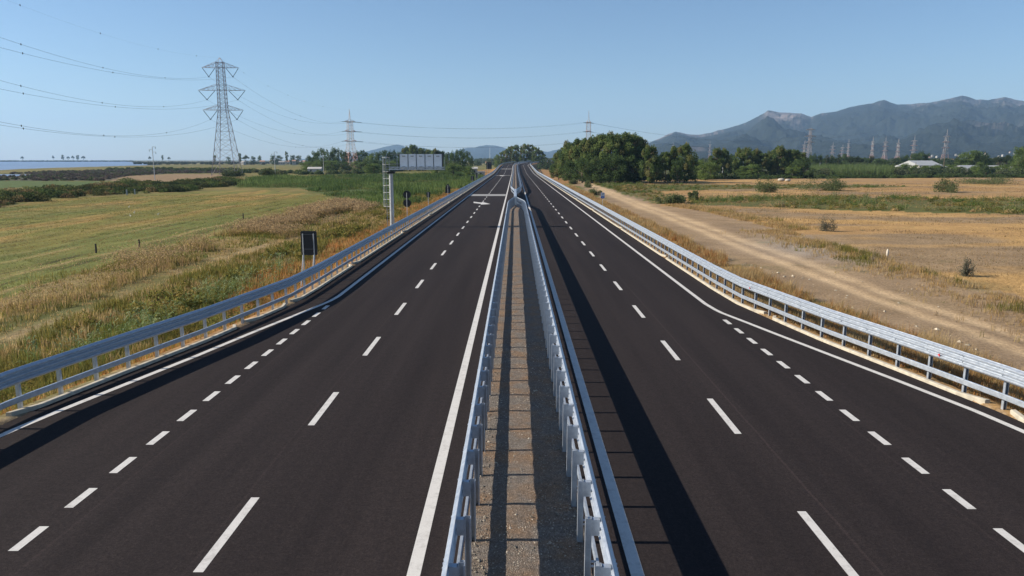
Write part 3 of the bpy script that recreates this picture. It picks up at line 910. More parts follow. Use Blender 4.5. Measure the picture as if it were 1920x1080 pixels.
def pylon_tension(label, px, top_py, Y, rot, z0, group='lattice power pylons', red=True, sc=1.0, name='power_pylon', far_=False):
    """strain tower: short arms, long spire, pale red and white paint"""
    h = W(px, top_py, Y)[2] - z0
    c = W(px, 300, Y)
    root = thing(name, label, 'pylon', (c[0], Y, z0), rot, group)
    hb = h * .80
    bw = lambda z: np.interp(z, [0, h * .30, h * .47, hb], [5.4 * sc, 3.3 * sc, 2.1 * sc, 1.8 * sc])
    seg = [0]
    while seg[-1] < hb - .5: seg.append(min(seg[-1] + max(bw(seg[-1]) * 1.05, 2.6), hb))
    low = [s for s in seg if s <= h * .33]; up = [s for s in seg if s >= low[-1]]
    lattice(None, bw, low, .3, .12 if far_ else .2).build('lower_tower', M_LATTR, root)
    lattice(None, bw, up, .22, .10).build('upper_tower', M_LATTW, root)
    sp = MB()
    for k in ((-1, -1), (1, -1), (1, 1), (-1, 1)): sp.bar((k[0] * 1.7 * sc, k[1] * 1.7 * sc, hb), (k[0] * .5 * sc, k[1] * .5 * sc, hb + 2), .18); sp.bar((k[0] * .5 * sc, k[1] * .5 * sc, hb + 2), (0, 0, h), .14)
    for f in (.25, .5, .75):
        a = .5 * sc * (1 - f); z = hb + 2 + (h - hb - 2) * f
        for u, v in (((-a, -a), (a, -a)), ((a, -a), (a, a)), ((a, a), (-a, a)), ((-a, a), (-a, -a))): sp.bar((*u, z), (*v, z), .12)
    sp.build('spire', M_LATTW, root)
    pts = []
    for i, f in enumerate((.79, .635, .475)):
        z = h * f; hw = (7.0, 8.0, 8.0)[i] if far_ else (5.4, 5.4, 6.0)[i] * sc
        crossarm(z, z + 1.3, hw, float(bw(min(z, hb))), .26 if far_ else .12).build('crossarm', (M_LATTR if i != 0 else M_LATTW) if red else M_LATTW, root)
        for s in (-1, 1): pts.append((s * hw, 0, z))
    return root, pts
Y2 = 620.0
T2, S2 = pylon_tension('pinkish strain pylon with spire rising among trees left of the gantry', 658.5, 204, Y2, R(38), ZL)
Y3 = 720.0
T3, S3 = pylon_tension('red and white pylon rising behind the large clump right of the road', 1102.5, 207, Y3, R(75), ZR)
# strain insulators on the angle towers (along the line, both sides)
def strain(root, pts, dirs):
    for p in pts:
        for d in dirs:
            c, s = math.cos(-root.rotation_euler[2]), math.sin(-root.rotation_euler[2])
            dl = np.array((d[0] * c - d[1] * s, d[0] * s + d[1] * c, -.06))
            q = np.array(p, float)
            MB().tube([q, q + dl * 5.0], .2, 6).build('insulator', M_INS, root)
def udir(a, b):
    d = np.array((b[0] - a[0], b[1] - a[1])); return d / np.linalg.norm(d)
d12 = udir(T2.location, T1.location); d23 = udir(T2.location, T3.location)
strain(T2, S2, [d12, d23]); strain(T3, S3, [-d23, udir(T3.location, (620, 1050))])
T0 = np.array([-212.0, 178.0])
lv = ['top', 'middle', 'lowest']
w1 = [world_pt(T1, p) for p in S1]
w2 = [world_pt(T2, p) for p in S2]; w3 = [world_pt(T3, p) for p in S3]
end_y = {(0, -1): 70, (0, 1): 89, (1, -1): 148, (1, 1): 164, (2, -1): 223, (2, 1): 229}
for i, p in enumerate(w1):
    l, s = i // 2, (-1 if i % 2 == 0 else 1)
    # continue beyond the left of the frame to the previous tower
    Yq = 196.0
    at0 = W(0, end_y[(l, s)], Yq + s * 3)
    q = p + (at0 - p) * 1.12
    sag = 5.5
    q = q + np.array((0, 0, 4 * sag * (1 / 1.12) * (1 - 1 / 1.12) * 1.12))
    cable(f'{lv[l]} power cable leaving frame left from the near pylon, {"outer" if s < 0 else "inner"} arm', p, q, sag + (0, 1.0, 2.0)[l], .034, (.33, .62, .85)[s > 0:])
    j = 2 * l + (0 if s < 0 else 1)
    e2 = w2[j] + np.array((d12[0], d12[1], -.06)) * 5
    cable(f'{lv[l]} sagging power cable from near pylon {"left" if s < 0 else "right"} arm to the pinkish pylon', p, e2, 9.5, .036, (.45,) if s > 0 else (.55,))
for j in range(6):
    l, s = j // 2, (-1 if j % 2 == 0 else 1)
    a = w2[j] + np.array((d23[0], d23[1], -.06)) * 5; b = w3[j] - np.array((d23[0], d23[1], .06)) * 5
    cable(f'{lv[l]} {"far" if s < 0 else "near"}-side power cable crossing over the road between two spired pylons', a, b, 5.5, .042)
    dd = udir(T3.location, (620, 1050))
    cable(f'{lv[l]} {"left" if s < 0 else "right"} power cable running right from the red and white pylon', w3[j] + np.array((*dd, -.06)) * 5, w3[j] + np.array((dd[0] * 480, dd[1] * 480, 4)), 17, .045)
tp = world_pt(T1, (0, 0, zz(108)))
ew = W(30, 7, 215); q = tp + (ew - tp) * 1.1
cable('thin earth wire with marker balls rising left from the near pylon tip', tp, q + (0, 0, 1.5), 4.0, .012, (.185, .42, .67, .9))
cable('thin earth wire with marker balls from near pylon tip to pinkish pylon spire', tp, world_pt(T2, (0, 0, W(658, 205, Y2)[2] - ZL)), 7, .012, (.13, .28, .42, .55, .72))
# far suspension pylon and the group of far pylons on the right
Y4 = 1150.0
h4 = W(1517, 240, Y4)[2] - ZR; z4 = lambda py: W(1517, py, Y4)[2] - ZR; k4 = Y4 / F_PX
T4, _ = pylon_suspension('power_pylon', 'pale pylon with three broad crossarms above the trees on the right', (W(1517, 290, Y4)[0], Y4, ZR), R(8), h4,
    [(z4(243.5), 9.5 * k4, 1.6, 4), (z4(256), 12 * k4, 2.2, 5), (z4(267), 9.5 * k4, 1.8, 5)], True, M_LATTP, 'lattice power pylons', 1.2, 4.2, 1.4, .26, .11, .3)
far = [(1507, 263, 1500, 20, 'pylon half hidden left of the pale broad-armed pylon'), (1560, 266, 1700, 10, 'small far pylon first right of the broad-armed pylon'),
       (1578.5, 270, 1900, 0, 'small far pylon second right of the broad-armed pylon'), (1589, 260, 2000, 25, 'slim far pylon third right of the broad-armed pylon'),
       (1634, 255.5, 1650, 35, 'far pylon standing alone before the mountain slope'), (1658, 256, 1450, 15, 'leftmost of three pinkish pylons before the mountain'),
       (1682, 259, 1500, 30, 'middle one of three pinkish pylons before the mountain'), (1711.5, 253, 1350, 5, 'rightmost of three pinkish pylons before the mountain'),
       (1771, 242, 1150, 15, 'large pinkish pylon behind the wooden pole above white sheds'), (1330, 263, 2600, 10, 'faint distant pylon against the hill foot'),
       (1261, 265, 2800, 10, 'faint distant pylon above the tree gap')]
for px, py, Y, rt, lab in far:
    pylon_tension(lab, px, py, Y, R(rt), ZR, sc=.85, far_=True)
# ------------------------------------------------------------------ utility poles, lamp
def pole(label, px, top_py, Y, z0, arms=True, mat_=None, name='utility_pole', lean=0.0):
    c = W(px, 320, Y); h = W(px, top_py, Y)[2] - z0
    root = thing(name, label, 'pole', (c[0], Y, z0), 0, 'utility poles')
    MB().tube([(0, 0, -.3), (lean * h, 0, h)], [.19, .11], 10).build('shaft', mat_ or M_POLE, root)
    if arms:
        for s, zf in ((1, .995), (-1, .91), (1, .84)):
            a = MB().box(min(0, s * 1.5), max(0, s * 1.5), -.06, .06, h * zf - .07, h * zf + .07); ar = a.build('arm', M_POLE, root)
            MB().tube([(s * 1.4, 0, h * zf - .07), (s * 1.4, 0, h * zf - .9)], .09, 6).build('insulator', M_INS, ar)
    return root
pole('pale utility pole with three short arms standing behind left hedge', 289, 275, 324, ZL)
pole('utility pole with short arms standing in the green reeds', 516, 284.5, 372, ZL)
pole('bare concrete pole in front of the left tree clump', 607, 286, 470, ZL, False, M_CONC)
pole('thick bare concrete pole leaning right beside white wall', 1354.5, 284, 440, ZR, False, M_CONC, lean=.03)
pole('short pale pole in front of the eucalyptus row', 1457.5, 305, 440, ZR, False)
pole('thin pole at the right end of the white wall', 1393, 303, 440, ZR, False)
pole('small pale pole amid the reed bank on the right', 1536.5, 305.5, 460, ZR, False)
pole('wooden pole among shrubs before the white sheds', 1716, 304, 400, ZR, False, M_WOOD)
pole('tall wooden pole in front of the large pinkish pylon', 1768.5, 281, 420, ZR, True, M_WOOD)
def lamp():
    Y = 460; c = W(1367.5, 320, Y); h = W(1367.5, 303, Y)[2] - ZR
    root = thing('street_lamp', 'curved street lamp behind the white wall', 'street lamp', (c[0], Y, ZR))
    MB().tube([(0, 0, 0), (0, 0, h * .9), (-.3, 0, h * .97), (-1.2, 0, h), (-1.8, 0, h)], [.12, .09, .08, .06, .06], 8).build('pole', M_POLE, root)
    MB().box(-2.4, -1.7, -.12, .12, h - .06, h + .06).build('lamp_head', M_POLE, root)
lamp()
def mast():
    Y = 5200; c = W(918.5, 291, Y); t = W(918.5, 275, Y)
    root = thing('antenna_mast', 'slender white mast standing before the distant hill', 'mast', (c[0], Y, 0))
    MB().tube([(0, 0, 0), (0, 0, t[2])], [1.6, .9], 6).build('shaft', M_WHITEST, root)
    MB().box(-1.5, 1.5, -1.5, 1.5, t[2] * .8, t[2] * .83).build('platform', M_WHITEST, root)
mast()

# ------------------------------------------------------------------ fence posts, egrets, stones
for i, (px, py, hh) in enumerate(((456, 412, .95), (261, 464, .8), (180, 474, .85))):
    g = G(px, py, ZL); o = MB().tube([(0, 0, -.3), (.03, 0, hh * .6), (.02, .02, hh)], [.09, .085, .075], 7).build('fence_post', M_DARKWOOD, None, (g[0], g[1], float(ground_h(g[0], g[1]))))
    tag(o, ('dark wooden fence post, farthest of three along the brown weeds', 'dark wooden fence post, middle of three along the brown weeds', 'dark wooden fence post, nearest of three along the brown weeds')[i], 'post', 'field fence posts')
for i, (px, py) in enumerate(((238, 366), (253, 364.5))):
    g = G(px, py, ZL); o = MB().box(-.12, .12, -.12, .12, -.2, 1.3).box(-.09, .09, -.09, .09, 1.3, 1.4).build('fence_post', M_CONC, None, (g[0], g[1], float(ground_h(g[0], g[1]))))
    tag(o, ('grey concrete post at the hedge foot, left one of two', 'grey concrete post at the hedge foot, right one of two')[i], 'post', 'hedge posts')
def egret_mesh():
    b = MB()
    b.tube([(-.32, 0, .36), (-.2, 0, .40), (0, 0, .46), (.14, 0, .50), (.22, 0, .56), (.22, 0, .66), (.18, 0, .74), (.2, 0, .82), (.27, 0, .85), (.42, 0, .83)],
           [.015, .06, .11, .09, .045, .03, .026, .03, .04, .006], 8)
    for y in (-.04, .04): b.tube([(0, y, .38), (-.03, y, .2), (.02, y, 0), (.08, y, 0)], [.03, .014, .012, .01], 5)
    return b.mesh('egret', M_BIRD, True)
EG = egret_mesh()
for i, (px, py, r) in enumerate(((242, 391, 0), (245, 408, 2.6), (252, 401, 1.2), (297, 405, 0.4))):
    g = G(px, py, ZL); o = link('egret', EG, None, None, (g[0], g[1], float(ground_h(g[0], g[1])) - .02)); o.rotation_euler = (0, 0, r); o.scale = (.6,) * 3
    tag(o, ('white egret farthest away on the mown field', 'white egret nearest the road side on the mown field', 'white egret between two others on mown field', 'white egret rightmost on the mown field')[i], 'bird', 'egrets on the mown field')
def rock(label, px, py, s, z0=ZR, mat_=None, name='stone', cat='stone', group=None, seed=0):
    r2 = np.random.default_rng(seed); b = MB(); g = G(px, py, z0)
    vs, fs = [], []; n, m = 9, 6
    for i in range(m + 1):
        for k in range(n):
            t = math.pi * i / m; a = 2 * math.pi * k / n; j = 1 + r2.uniform(-.12, .12)
            vs.append((s[0] * math.sin(t) * math.cos(a) * j, s[1] * math.sin(t) * math.sin(a) * j, s[2] * .55 + s[2] * .6 * math.cos(t) * j))
    for i in range(m):
        for k in range(n): fs.append((i * n + k, (i + 1) * n + k, (i + 1) * n + (k + 1) % n, i * n + (k + 1) % n))
    o = b.add(vs, fs).build(name, mat_ or M_STONE, None, (g[0], g[1], float(ground_h(g[0], g[1]))), True)
    return tag(o, label, cat, group)
rock('upright white boundary stone at the stubble field edge', 1663.5, 482, (.11, .10, .6), ZR, M_STONE, seed=1)
rock('pale round wrapped bale, left of two in the dry field', 1465, 340.5, (1.3, 1.0, 1.1), ZR, M_HAY, 'hay_bale', 'bale', 'bales in the dry field', 2)
rock('pale round wrapped bale, right of two in the dry field', 1477, 340.8, (1.1, 1.0, .9), ZR, M_HAY, 'hay_bale', 'bale', 'bales in the dry field', 3)

# ------------------------------------------------------------------ buildings
def house(label, px, Y, base_z, w, d, h, roof=1.6, rot=0.0, rm=None, wm=None, cat='house', name='house', group=None, windows=True):
    c = W(px, 300, Y)
    root = thing(name, label, cat, (c[0], Y, base_z), rot, group)
    MB().box(-w / 2, w / 2, -d / 2, d / 2, -2, h).build('wall', wm or M_WALL, root)
    if roof > 0:
        v = [(-w / 2 - .3, -d / 2 - .3, h + .003), (w / 2 + .3, -d / 2 - .3, h + .003), (w / 2 + .3, d / 2 + .3, h + .003), (-w / 2 - .3, d / 2 + .3, h + .003), (-w / 2 - .3, 0, h + roof), (w / 2 + .3, 0, h + roof)]
        MB().add(v, [(0, 1, 5, 4), (2, 3, 4, 5), (0, 4, 3), (1, 2, 5), (3, 2, 1, 0)]).build('roof', rm or M_ROOFT, root)
    else:
        MB().box(-w / 2 - .2, w / 2 + .2, -d / 2 - .2, d / 2 + .2, h + .003, h + .35).build('roof', rm or M_ROOFW, root)
    if windows:
        n = max(1, int(w / 3.2))
        for i in range(n):
            x = -w / 2 + (i + .5) * w / n
            MB().box(x - .5, x + .5, -d / 2 - .05, -d / 2 - .01, h * .38, h * .75).build('window', M_WINDOW, root)
    return root
# white sheds on the right
house('long low white shed with wide pale roof behind shrubs, left of wooden pole', 1726, 470, ZR, 15, 22, 4.6, 3.0, R(4), M_ROOFW, None, 'shed', 'farm_shed')
house('small pale shed with reddish wall left of the long white shed', 1691, 460, ZR, 6, 8, 3.4, 1.5, R(20), M_ROOFW, M_ROOFT, 'shed', 'farm_shed')
house('low flat white shed directly left of the tall wooden pole', 1753, 450, ZR, 14, 10, 3.0, 1.2, 0, M_ROOFW, None, 'shed', 'farm_shed')
house('white roofed shed half hidden by shrubs right of the wooden pole', 1814, 400, ZR, 11, 15, 2.6, 2.6, R(10), M_ROOFW, None, 'shed', 'farm_shed')
house('white roofed shed with open lean-to beside a dark round shrub', 1856, 405, ZR, 9, 12, 2.6, 2.4, R(-12), M_ROOFW, None, 'shed', 'farm_shed')
house('small white shed at the far right edge among shrubs', 1908, 410, ZR, 7, 10, 3.0, 2.0, R(8), M_ROOFW, None, 'shed', 'farm_shed')
house('tiny pale hut at the hedge end beside dark tree', 1500, 430, ZR, 3.2, 3, 2.4, .8, 0, M_ROOFW, None, 'hut', 'hut', None, False)
house('small white house above the conifer row', 1597, 900, ZR, 9, 8, 5, 2, R(5), None, None)
r_ = thing('boundary_wall', 'long low white wall behind hedge below the eucalyptus row', 'wall', (W(1372, 320, 445)[0], 445, ZR))
MB().box(-8.2, 8.2, -.15, .15, -.3, 1.5).build('wall_body', M_WALL, r_); MB().box(-8.3, 8.3, -.22, .22, 1.503, 1.62).build('coping', M_SIGNW, r_)
for xx in (-8.0, 0.0, 8.0): MB().box(xx - .25, xx + .25, -.26, .26, -.3, 2.0).build('pier', M_WALL, r_)
# by the highway, left
house('white hut with grey roof beyond the reeds beside the dark sign', 889, 430, ZL, 3.5, 4, 3.6, 1.0, R(8), M_CONC, None, 'hut', 'hut')
house('weathered grey shed just left of the big dark sign', 902, 395, ZL, 3.6, 3.5, 2.3, .0, R(-5), M_CONC, M_CONC, 'shed', 'farm_shed')
house('cream house with tiled roof far beyond the dark sign', 916, 1250, ZL, 9, 8, 4.0, 2.0, R(15))
house('grey greenhouse shed among the left scrub before tree clump', 590, 505, ZL, 9, 7, 2.6, 1.2, R(5), M_CONC, M_CONC, 'shed', 'farm_shed')
labs = ['first', 'second', 'third', 'fourth', 'fifth', 'sixth', 'seventh', 'eighth', 'ninth', 'tenth', 'eleventh', 'twelfth', 'thirteenth', 'fourteenth']
xs = [456, 492, 510, 528, 540, 551, 562, 570]
for i, px in enumerate(xs):
    house(f'small white house on the left horizon, {labs[i]} from the left', px, 1250 + 60 * ((i * 7) % 5), ZL, 6 + (i * 3) % 5, 7, 4.5 + (i % 3), 1.8, R((i * 23) % 40 - 20), M_ROOFT if i % 3 else M_WALL, None, 'house', 'house', 'houses on the left horizon')
xs = [(1742, 291), (1747, 288), (1756, 289), (1791, 286), (1797, 287.5), (1812, 293), (1846, 284), (1850, 286), (1872, 288.5), (1879, 287), (1892, 281), (1900, 284), (1785, 296), (1745, 297)]
for i, (px, py) in enumerate(sorted(xs)):
    Y = 2300 - (py - 284) * 70
    zb = W(px, py + 4, Y)[2] - 2
    house(f'small white village house at the mountain foot, {labs[i]} from the left', px, Y, zb, 4 + (i * 5) % 5, 5, 2.2 + (i % 3) * .5, 1.0, R((i * 31) % 50 - 25), M_ROOFT if i % 4 == 0 else M_ROOFW, None, 'house', 'house', 'village houses at the mountain foot')
xs = [(1700, 235.5), (1706, 240)]
for i, (px, py) in enumerate(xs):
    pass

# ------------------------------------------------------------------ foliage generators
def unit(n):
    v = rng.normal(size=(n, 3)); return v / np.linalg.norm(v, axis=1)[:, None]
def leaf_quads(P, s, col, flatten=None):
    """leaf-shaped four-corner faces with random tilt"""
    n = len(P)
    a = unit(n); b = unit(n)
    if flatten is not None: a[:, 2] *= flatten; a /= np.linalg.norm(a, axis=1)[:, None]
    b -= a * np.sum(a * b, 1)[:, None]; b /= np.linalg.norm(b, axis=1)[:, None]
    s = np.asarray(s)[:, None] if np.ndim(s) else np.full((n, 1), s)
    V = np.stack([P - a * s, P + b * s * .55, P + a * s, P - b * s * .55], 1).reshape(-1, 3)
    F = np.arange(4 * n).reshape(n, 4)
    return V, F, np.repeat(col, 4, 0)
def blade_tris(P, h, wd, col, k, spread, lean=.35, bend=True):
    n = len(P) ; m = n * k
    p = np.repeat(P, k, 0); hh = np.repeat(h, k) * rng.uniform(.55, 1.1, m); w_ = np.repeat(wd, k) * rng.uniform(.7, 1.3, m)
    sp = np.repeat(np.broadcast_to(spread, (n,)), k)
    a = rng.uniform(0, 2 * np.pi, m); r = np.sqrt(rng.random(m)) * sp
    p = p + np.stack([np.cos(a) * r, np.sin(a) * r, np.zeros(m)], 1)
    t = rng.uniform(0, 2 * np.pi, m); l = rng.random(m) * lean * hh
    d = np.stack([np.cos(t), np.sin(t), np.zeros(m)], 1); q = np.stack([-np.sin(t), np.cos(t), np.zeros(m)], 1)
    up = np.array([0, 0, 1.])
    tip = p + d * l[:, None] + up * hh[:, None]
    mid = p + d * (l * .3)[:, None] + up * (hh * .55)[:, None]
    c = np.repeat(col, k, 0) * rng.uniform(.8, 1.2, (m, 1))
    if bend:
        V = np.stack([p - q * w_[:, None] / 2, p + q * w_[:, None] / 2, mid - q * w_[:, None] * .4, mid + q * w_[:, None] * .4, tip], 1).reshape(-1, 3)
        b = 5 * np.arange(m)[:, None]
        return V, [b + np.array([0, 1, 3, 2]), b + np.array([2, 3, 4])], np.repeat(c, 5, 0)
    V = np.stack([p - q * w_[:, None] / 2, p + q * w_[:, None] / 2, tip], 1).reshape(-1, 3)
    return V, [3 * np.arange(m)[:, None] + np.array([0, 1, 2])], np.repeat(c, 3, 0)
class Foliage:
    def __init__(s): s.v = []; s.c = []; s.f = {3: [], 4: []}; s.n = 0
    def add(s, V, F, C):
        if not isinstance(F, list): F = [F]
        for f in F: s.f[f.shape[1]].append(f + s.n)
        s.v.append(V); s.c.append(C); s.n += len(V)
    def build(s, name, mat_, parent=None, loc=(0, 0, 0)):
        V = np.concatenate(s.v) - np.asarray(loc, float)
        me = new_mesh(name, V, [np.concatenate(x) for x in s.f.values() if x], np.concatenate(s.c))
        return link(name, me, mat_, parent, loc)
def pick(pal, n, jit=.18):
    pal = np.asarray(pal, float)
    return pal[rng.integers(0, len(pal), n)] * rng.uniform(1 - jit, 1 + jit, (n, 1))
def scatter(poly, n, z, mind=None):
    poly = np.array([p[:2] for p in poly])
    lo, hi = poly.min(0), poly.max(0)
    out = []
    got = 0
    while got < n:
        q = rng.uniform(lo, hi, (n * 3, 2)); m = inpoly(q[:, 0], q[:, 1], poly)
        out.append(q[m]); got += m.sum()
        if m.sum() == 0: break
    q = np.concatenate(out)[:n]
    return q

# ------------------------------------------------------------------ roadside and field vegetation
YG = [(.20, .175, .045), (.16, .155, .042), (.24, .19, .06), (.14, .14, .04)]
GRN = [(.12, .16, .042), (.15, .175, .05), (.11, .145, .045)]
RUST = [(.44, .215, .075), (.38, .19, .07), (.46, .29, .11), (.33, .155, .06), (.40, .27, .12)]
STRAW = [(.42, .30, .14), (.38, .26, .12), (.48, .36, .19)]
BRN = [(.38, .265, .13), (.43, .30, .15), (.30, .205, .11), (.40, .30, .12)]
def verge(s, Y0, Y1, n, d0, d1, power=1.0):
    t = rng.random(n); y = Y0 * (Y1 / Y0) ** t
    d = d0 + (d1 - d0) * rng.random(n) ** power
    x = s * (Xk(y) + d) + cxf(y)
    return np.stack([x, y, ground_h(x, y)], 1), d
def left_verge():
    f = Foliage()
    # grasses between barrier and path
    P, d = verge(-1, 16, 220, 15000, .75, 13, .9)
    nz = fbm(P[:, 0] / 3.5, P[:, 1] / 3.5, 3, 61); nz2 = fbm(P[:, 0] / 6, P[:, 1] / 9, 2, 62)
    pth = dist_line(P[:, 0], P[:, 1], L_PATH)
    keep = (pth > .3 + .8 * nz) ; P, d, nz, nz2 = P[keep], d[keep], nz[keep], nz2[keep]
    n = len(P)
    rust = (d < np.interp(P[:, 1], [20, 35, 43, 60, 220], [1.9, 2.6, 6.0, 7.5, 7.0]) + 5 * (nz2 - .5)) & (rng.random(n) < .9)
    col = np.where(rust[:, None], pick(RUST, n), np.where((nz > .52)[:, None], pick(YG, n), np.where((nz2 > .5)[:, None], pick(GRN + YG, n), pick(YG + STRAW + BRN[:1], n))))
    h = (.25 + .65 * nz) * rng.uniform(.6, 1.3, n) * np.where(rust, .75, 1) * np.where(d < 1.5, .55, 1)
    sc = np.clip(P[:, 1] / 32, .8, 3.0)
    f.add(*blade_tris(P, h, .022 * sc, col, 9, .16 * sc, .6))
    # bushy weeds made of small leaves
    P, d = verge(-1, 16, 130, 2600, 1.6, 11, 1)
    nz = fbm(P[:, 0] / 4, P[:, 1] / 4, 3, 66); keep = (nz > .5) & ((P[:, 1] < 38) | (d > 7)) & (dist_line(P[:, 0], P[:, 1], L_PATH) > 1.5); P = P[keep]; n = len(P)
    k = 42; hb = rng.uniform(.35, 1.0, n)
    c = np.repeat(P, k, 0); u = unit(n * k) * (rng.random(n * k) ** .4)[:, None]
    hk = np.repeat(hb, k); c = c + u * np.stack([hk * .5, hk * .5, hk * .5], 1) + np.stack([0 * hk, 0 * hk, hk * .55], 1)
    col = np.repeat(np.where((rng.random(n) < .7)[:, None], pick(YG, n), pick(GRN + YG, n)), k, 0) * rng.uniform(.75, 1.25, (n * k, 1))
    f.add(*leaf_quads(c, np.repeat(np.clip(P[:, 1] / 30, .8, 2.5), k) * rng.uniform(.035, .075, n * k), col))
    tag(f.build('roadside_weeds', M_GRASS), 'dry yellow green and rust weeds between left guardrail and path', None, None, 'stuff')
left_verge()
def cane(px, py, n, name='giant_reed', lab='', z0=ZL, h=1.9, sp=.9):
    g = G(px, py, z0); gz = float(ground_h(g[0], g[1]))
    P = np.stack([g[0] + rng.normal(0, sp, n), g[1] + rng.normal(0, sp, n), np.full(n, gz)], 1)
    P[:, :2] = g[:2] + np.clip(P[:, :2] - g[:2], -1.1, 1.1)
    f = Foliage()
    hh = rng.uniform(.6, 1.1, n) * h
    f.add(*blade_tris(P, hh, np.full(n, .03), pick(GRN, n), 1, 0.01, .15))
    k = 11
    t = rng.random((n, k)) * .75 + .25
    base = np.repeat(P, k, 0); base[:, 2] += (t * hh[:, None] * .95).ravel()
    m = n * k; a = rng.uniform(0, 6.28, m); L = rng.uniform(.25, .55, m)
    d = np.stack([np.cos(a), np.sin(a), rng.uniform(.1, .9, m)], 1); q = np.stack([-np.sin(a), np.cos(a), np.zeros(m)], 1)
    mid = base + d * (L * .55)[:, None]; tip = base + d * L[:, None] - np.array([0, 0, 1.]) * (L * .35)[:, None]
    V = np.stack([base, mid - q * .022, tip, mid + q * .022], 1).reshape(-1, 3)
    f.add(V, np.arange(4 * m).reshape(m, 4), np.repeat(pick([(.26, .33, .16), (.34, .40, .23), (.19, .27, .11)], m), 4, 0))
    o = f.build(name, M_GRASS, None, (g[0], g[1], gz))
    tag(o, lab, 'plant', 'cane plants behind the left guardrail')
for i, (px, py, n, lab) in enumerate(((120, 690, 16, 'pale green cane clump nearest the camera behind left guardrail'), (245, 650, 26, 'spiky cane clump second along the left guardrail'),
        (300, 625, 22, 'leafy cane clump third along the left guardrail'), (415, 575, 46, 'broad cane clump before the large dark sign'), (475, 548, 26, 'cane clump just left of the large dark sign'),
        (520, 520, 22, 'small cane clump directly beside the large dark sign'))):
    cane(px, py, n, 'giant_reed', lab)
def brown_weeds():
    f = Foliage()
    q = scatter(P_BROWNWEED, 17000, ZL); q = q + rng.normal(0, 1, q.shape) * np.array([1.3, 2.2]); wgt = rng.random(len(q)) < np.clip(130 / q[:, 1] , .25, 1); q = q[wgt]
    P = np.stack([q[:, 0], q[:, 1], ground_h(q[:, 0], q[:, 1])], 1); n = len(P)
    nz = fbm(P[:, 0] / 5, P[:, 1] / 5, 3, 71)
    col = np.where(((nz < .44) | (rng.random(n) < .3))[:, None], pick(YG, n), pick(BRN, n))
    sc = np.clip(P[:, 1] / 45, .8, 3.5)
    keep = (fbm(P[:, 0] / 4.5, P[:, 1] / 6, 3, 72) + .12 * rng.random(n) > .545) & (dist_line(P[:, 0], P[:, 1], L_PATH) > 1.2); P, nz, col, sc = P[keep], nz[keep], col[keep], sc[keep]; n = len(P)
    f.add(*blade_tris(P, rng.uniform(.3, 1.05, n) * (.15 + 1.2 * nz), .022 * sc, col, 7, .3 * sc, .6))
    # seed heads
    k = 4; c = np.repeat(P, k, 0) + np.stack([rng.normal(0, .2, n * k), rng.normal(0, .2, n * k), rng.uniform(.6, 1.3, n * k)], 1)
    f.add(*leaf_quads(c, np.repeat(sc, k) * .045, pick([(.30, .21, .12), (.38, .28, .15)], n * k)))
    tag(f.build('dry_weeds', M_GRASS), 'tall brown dried weeds along the mown field edge', None, None, 'stuff')
brown_weeds()
def path_grass():
    f = Foliage()
    t = rng.random(9000); y = 25 * (260 / 25) ** t
    x = rng.uniform(-1, 1, 9000) * 12
    ln = np.array(L_PATH); lx = np.interp(y, ln[::1, 1], ln[::1, 0]) if ln[0, 1] < ln[-1, 1] else np.interp(y, ln[::-1, 1], ln[::-1, 0])
    x = lx + x; P = np.stack([x, y, ground_h(x, y)], 1)
    dp = dist_line(x, y, L_PATH); nz = fbm(x / 4, y / 4, 3, 74)
    keep = (~inpoly(x, y, P_MOWN)) & (np.abs(x - cxf(y)) > Xk(y) + .8)
    P, dp, nz = P[keep], dp[keep], nz[keep]; n = len(P)
    col = np.where((dp < 1.3)[:, None], pick(STRAW + BRN[:1], n), np.where((nz > .5)[:, None], pick(YG + GRN, n), pick(YG + STRAW[:1] + BRN[:1], n)))
    h = np.where(dp < 1.3, .12, .3) * rng.uniform(.6, 1.4, n) * (.6 + nz)
    sc = np.clip(P[:, 1] / 30, .8, 4)
    f.add(*blade_tris(P, h, .022 * sc, col, 7, .22 * sc, .8))
    tag(f.build('meadow_grass', M_GRASS), 'short mixed meadow grass around the faint sandy path on the left', None, None, 'stuff')
path_grass()
def field_tufts():
    f = Foliage()
    q = scatter(P_MOWN, 30000, ZL); m = (q[:, 1] < 180) & (q[:, 0] > -200) & (rng.random(len(q)) < np.clip(60 / q[:, 1], .2, 1)); q = q[m]
    P = np.stack([q[:, 0], q[:, 1], ground_h(q[:, 0], q[:, 1])], 1); n = len(P)
    nz = fbm(P[:, 0] / 14, P[:, 1] / 5, 3, 77)
    col = np.where((nz > .5)[:, None], pick([(.28, .2, .09), (.22, .17, .07)], n), pick([(.13, .14, .045), (.16, .155, .055)], n))
    sc = np.clip(P[:, 1] / 40, 1, 4)
    f.add(*blade_tris(P, rng.uniform(.05, .16, n), .03 * sc, col, 5, .35 * sc, 1.2, False))
    tag(f.build('cut_grass', M_GRASS), 'short cut grass stalks over the mown green field', None, None, 'stuff')
field_tufts()
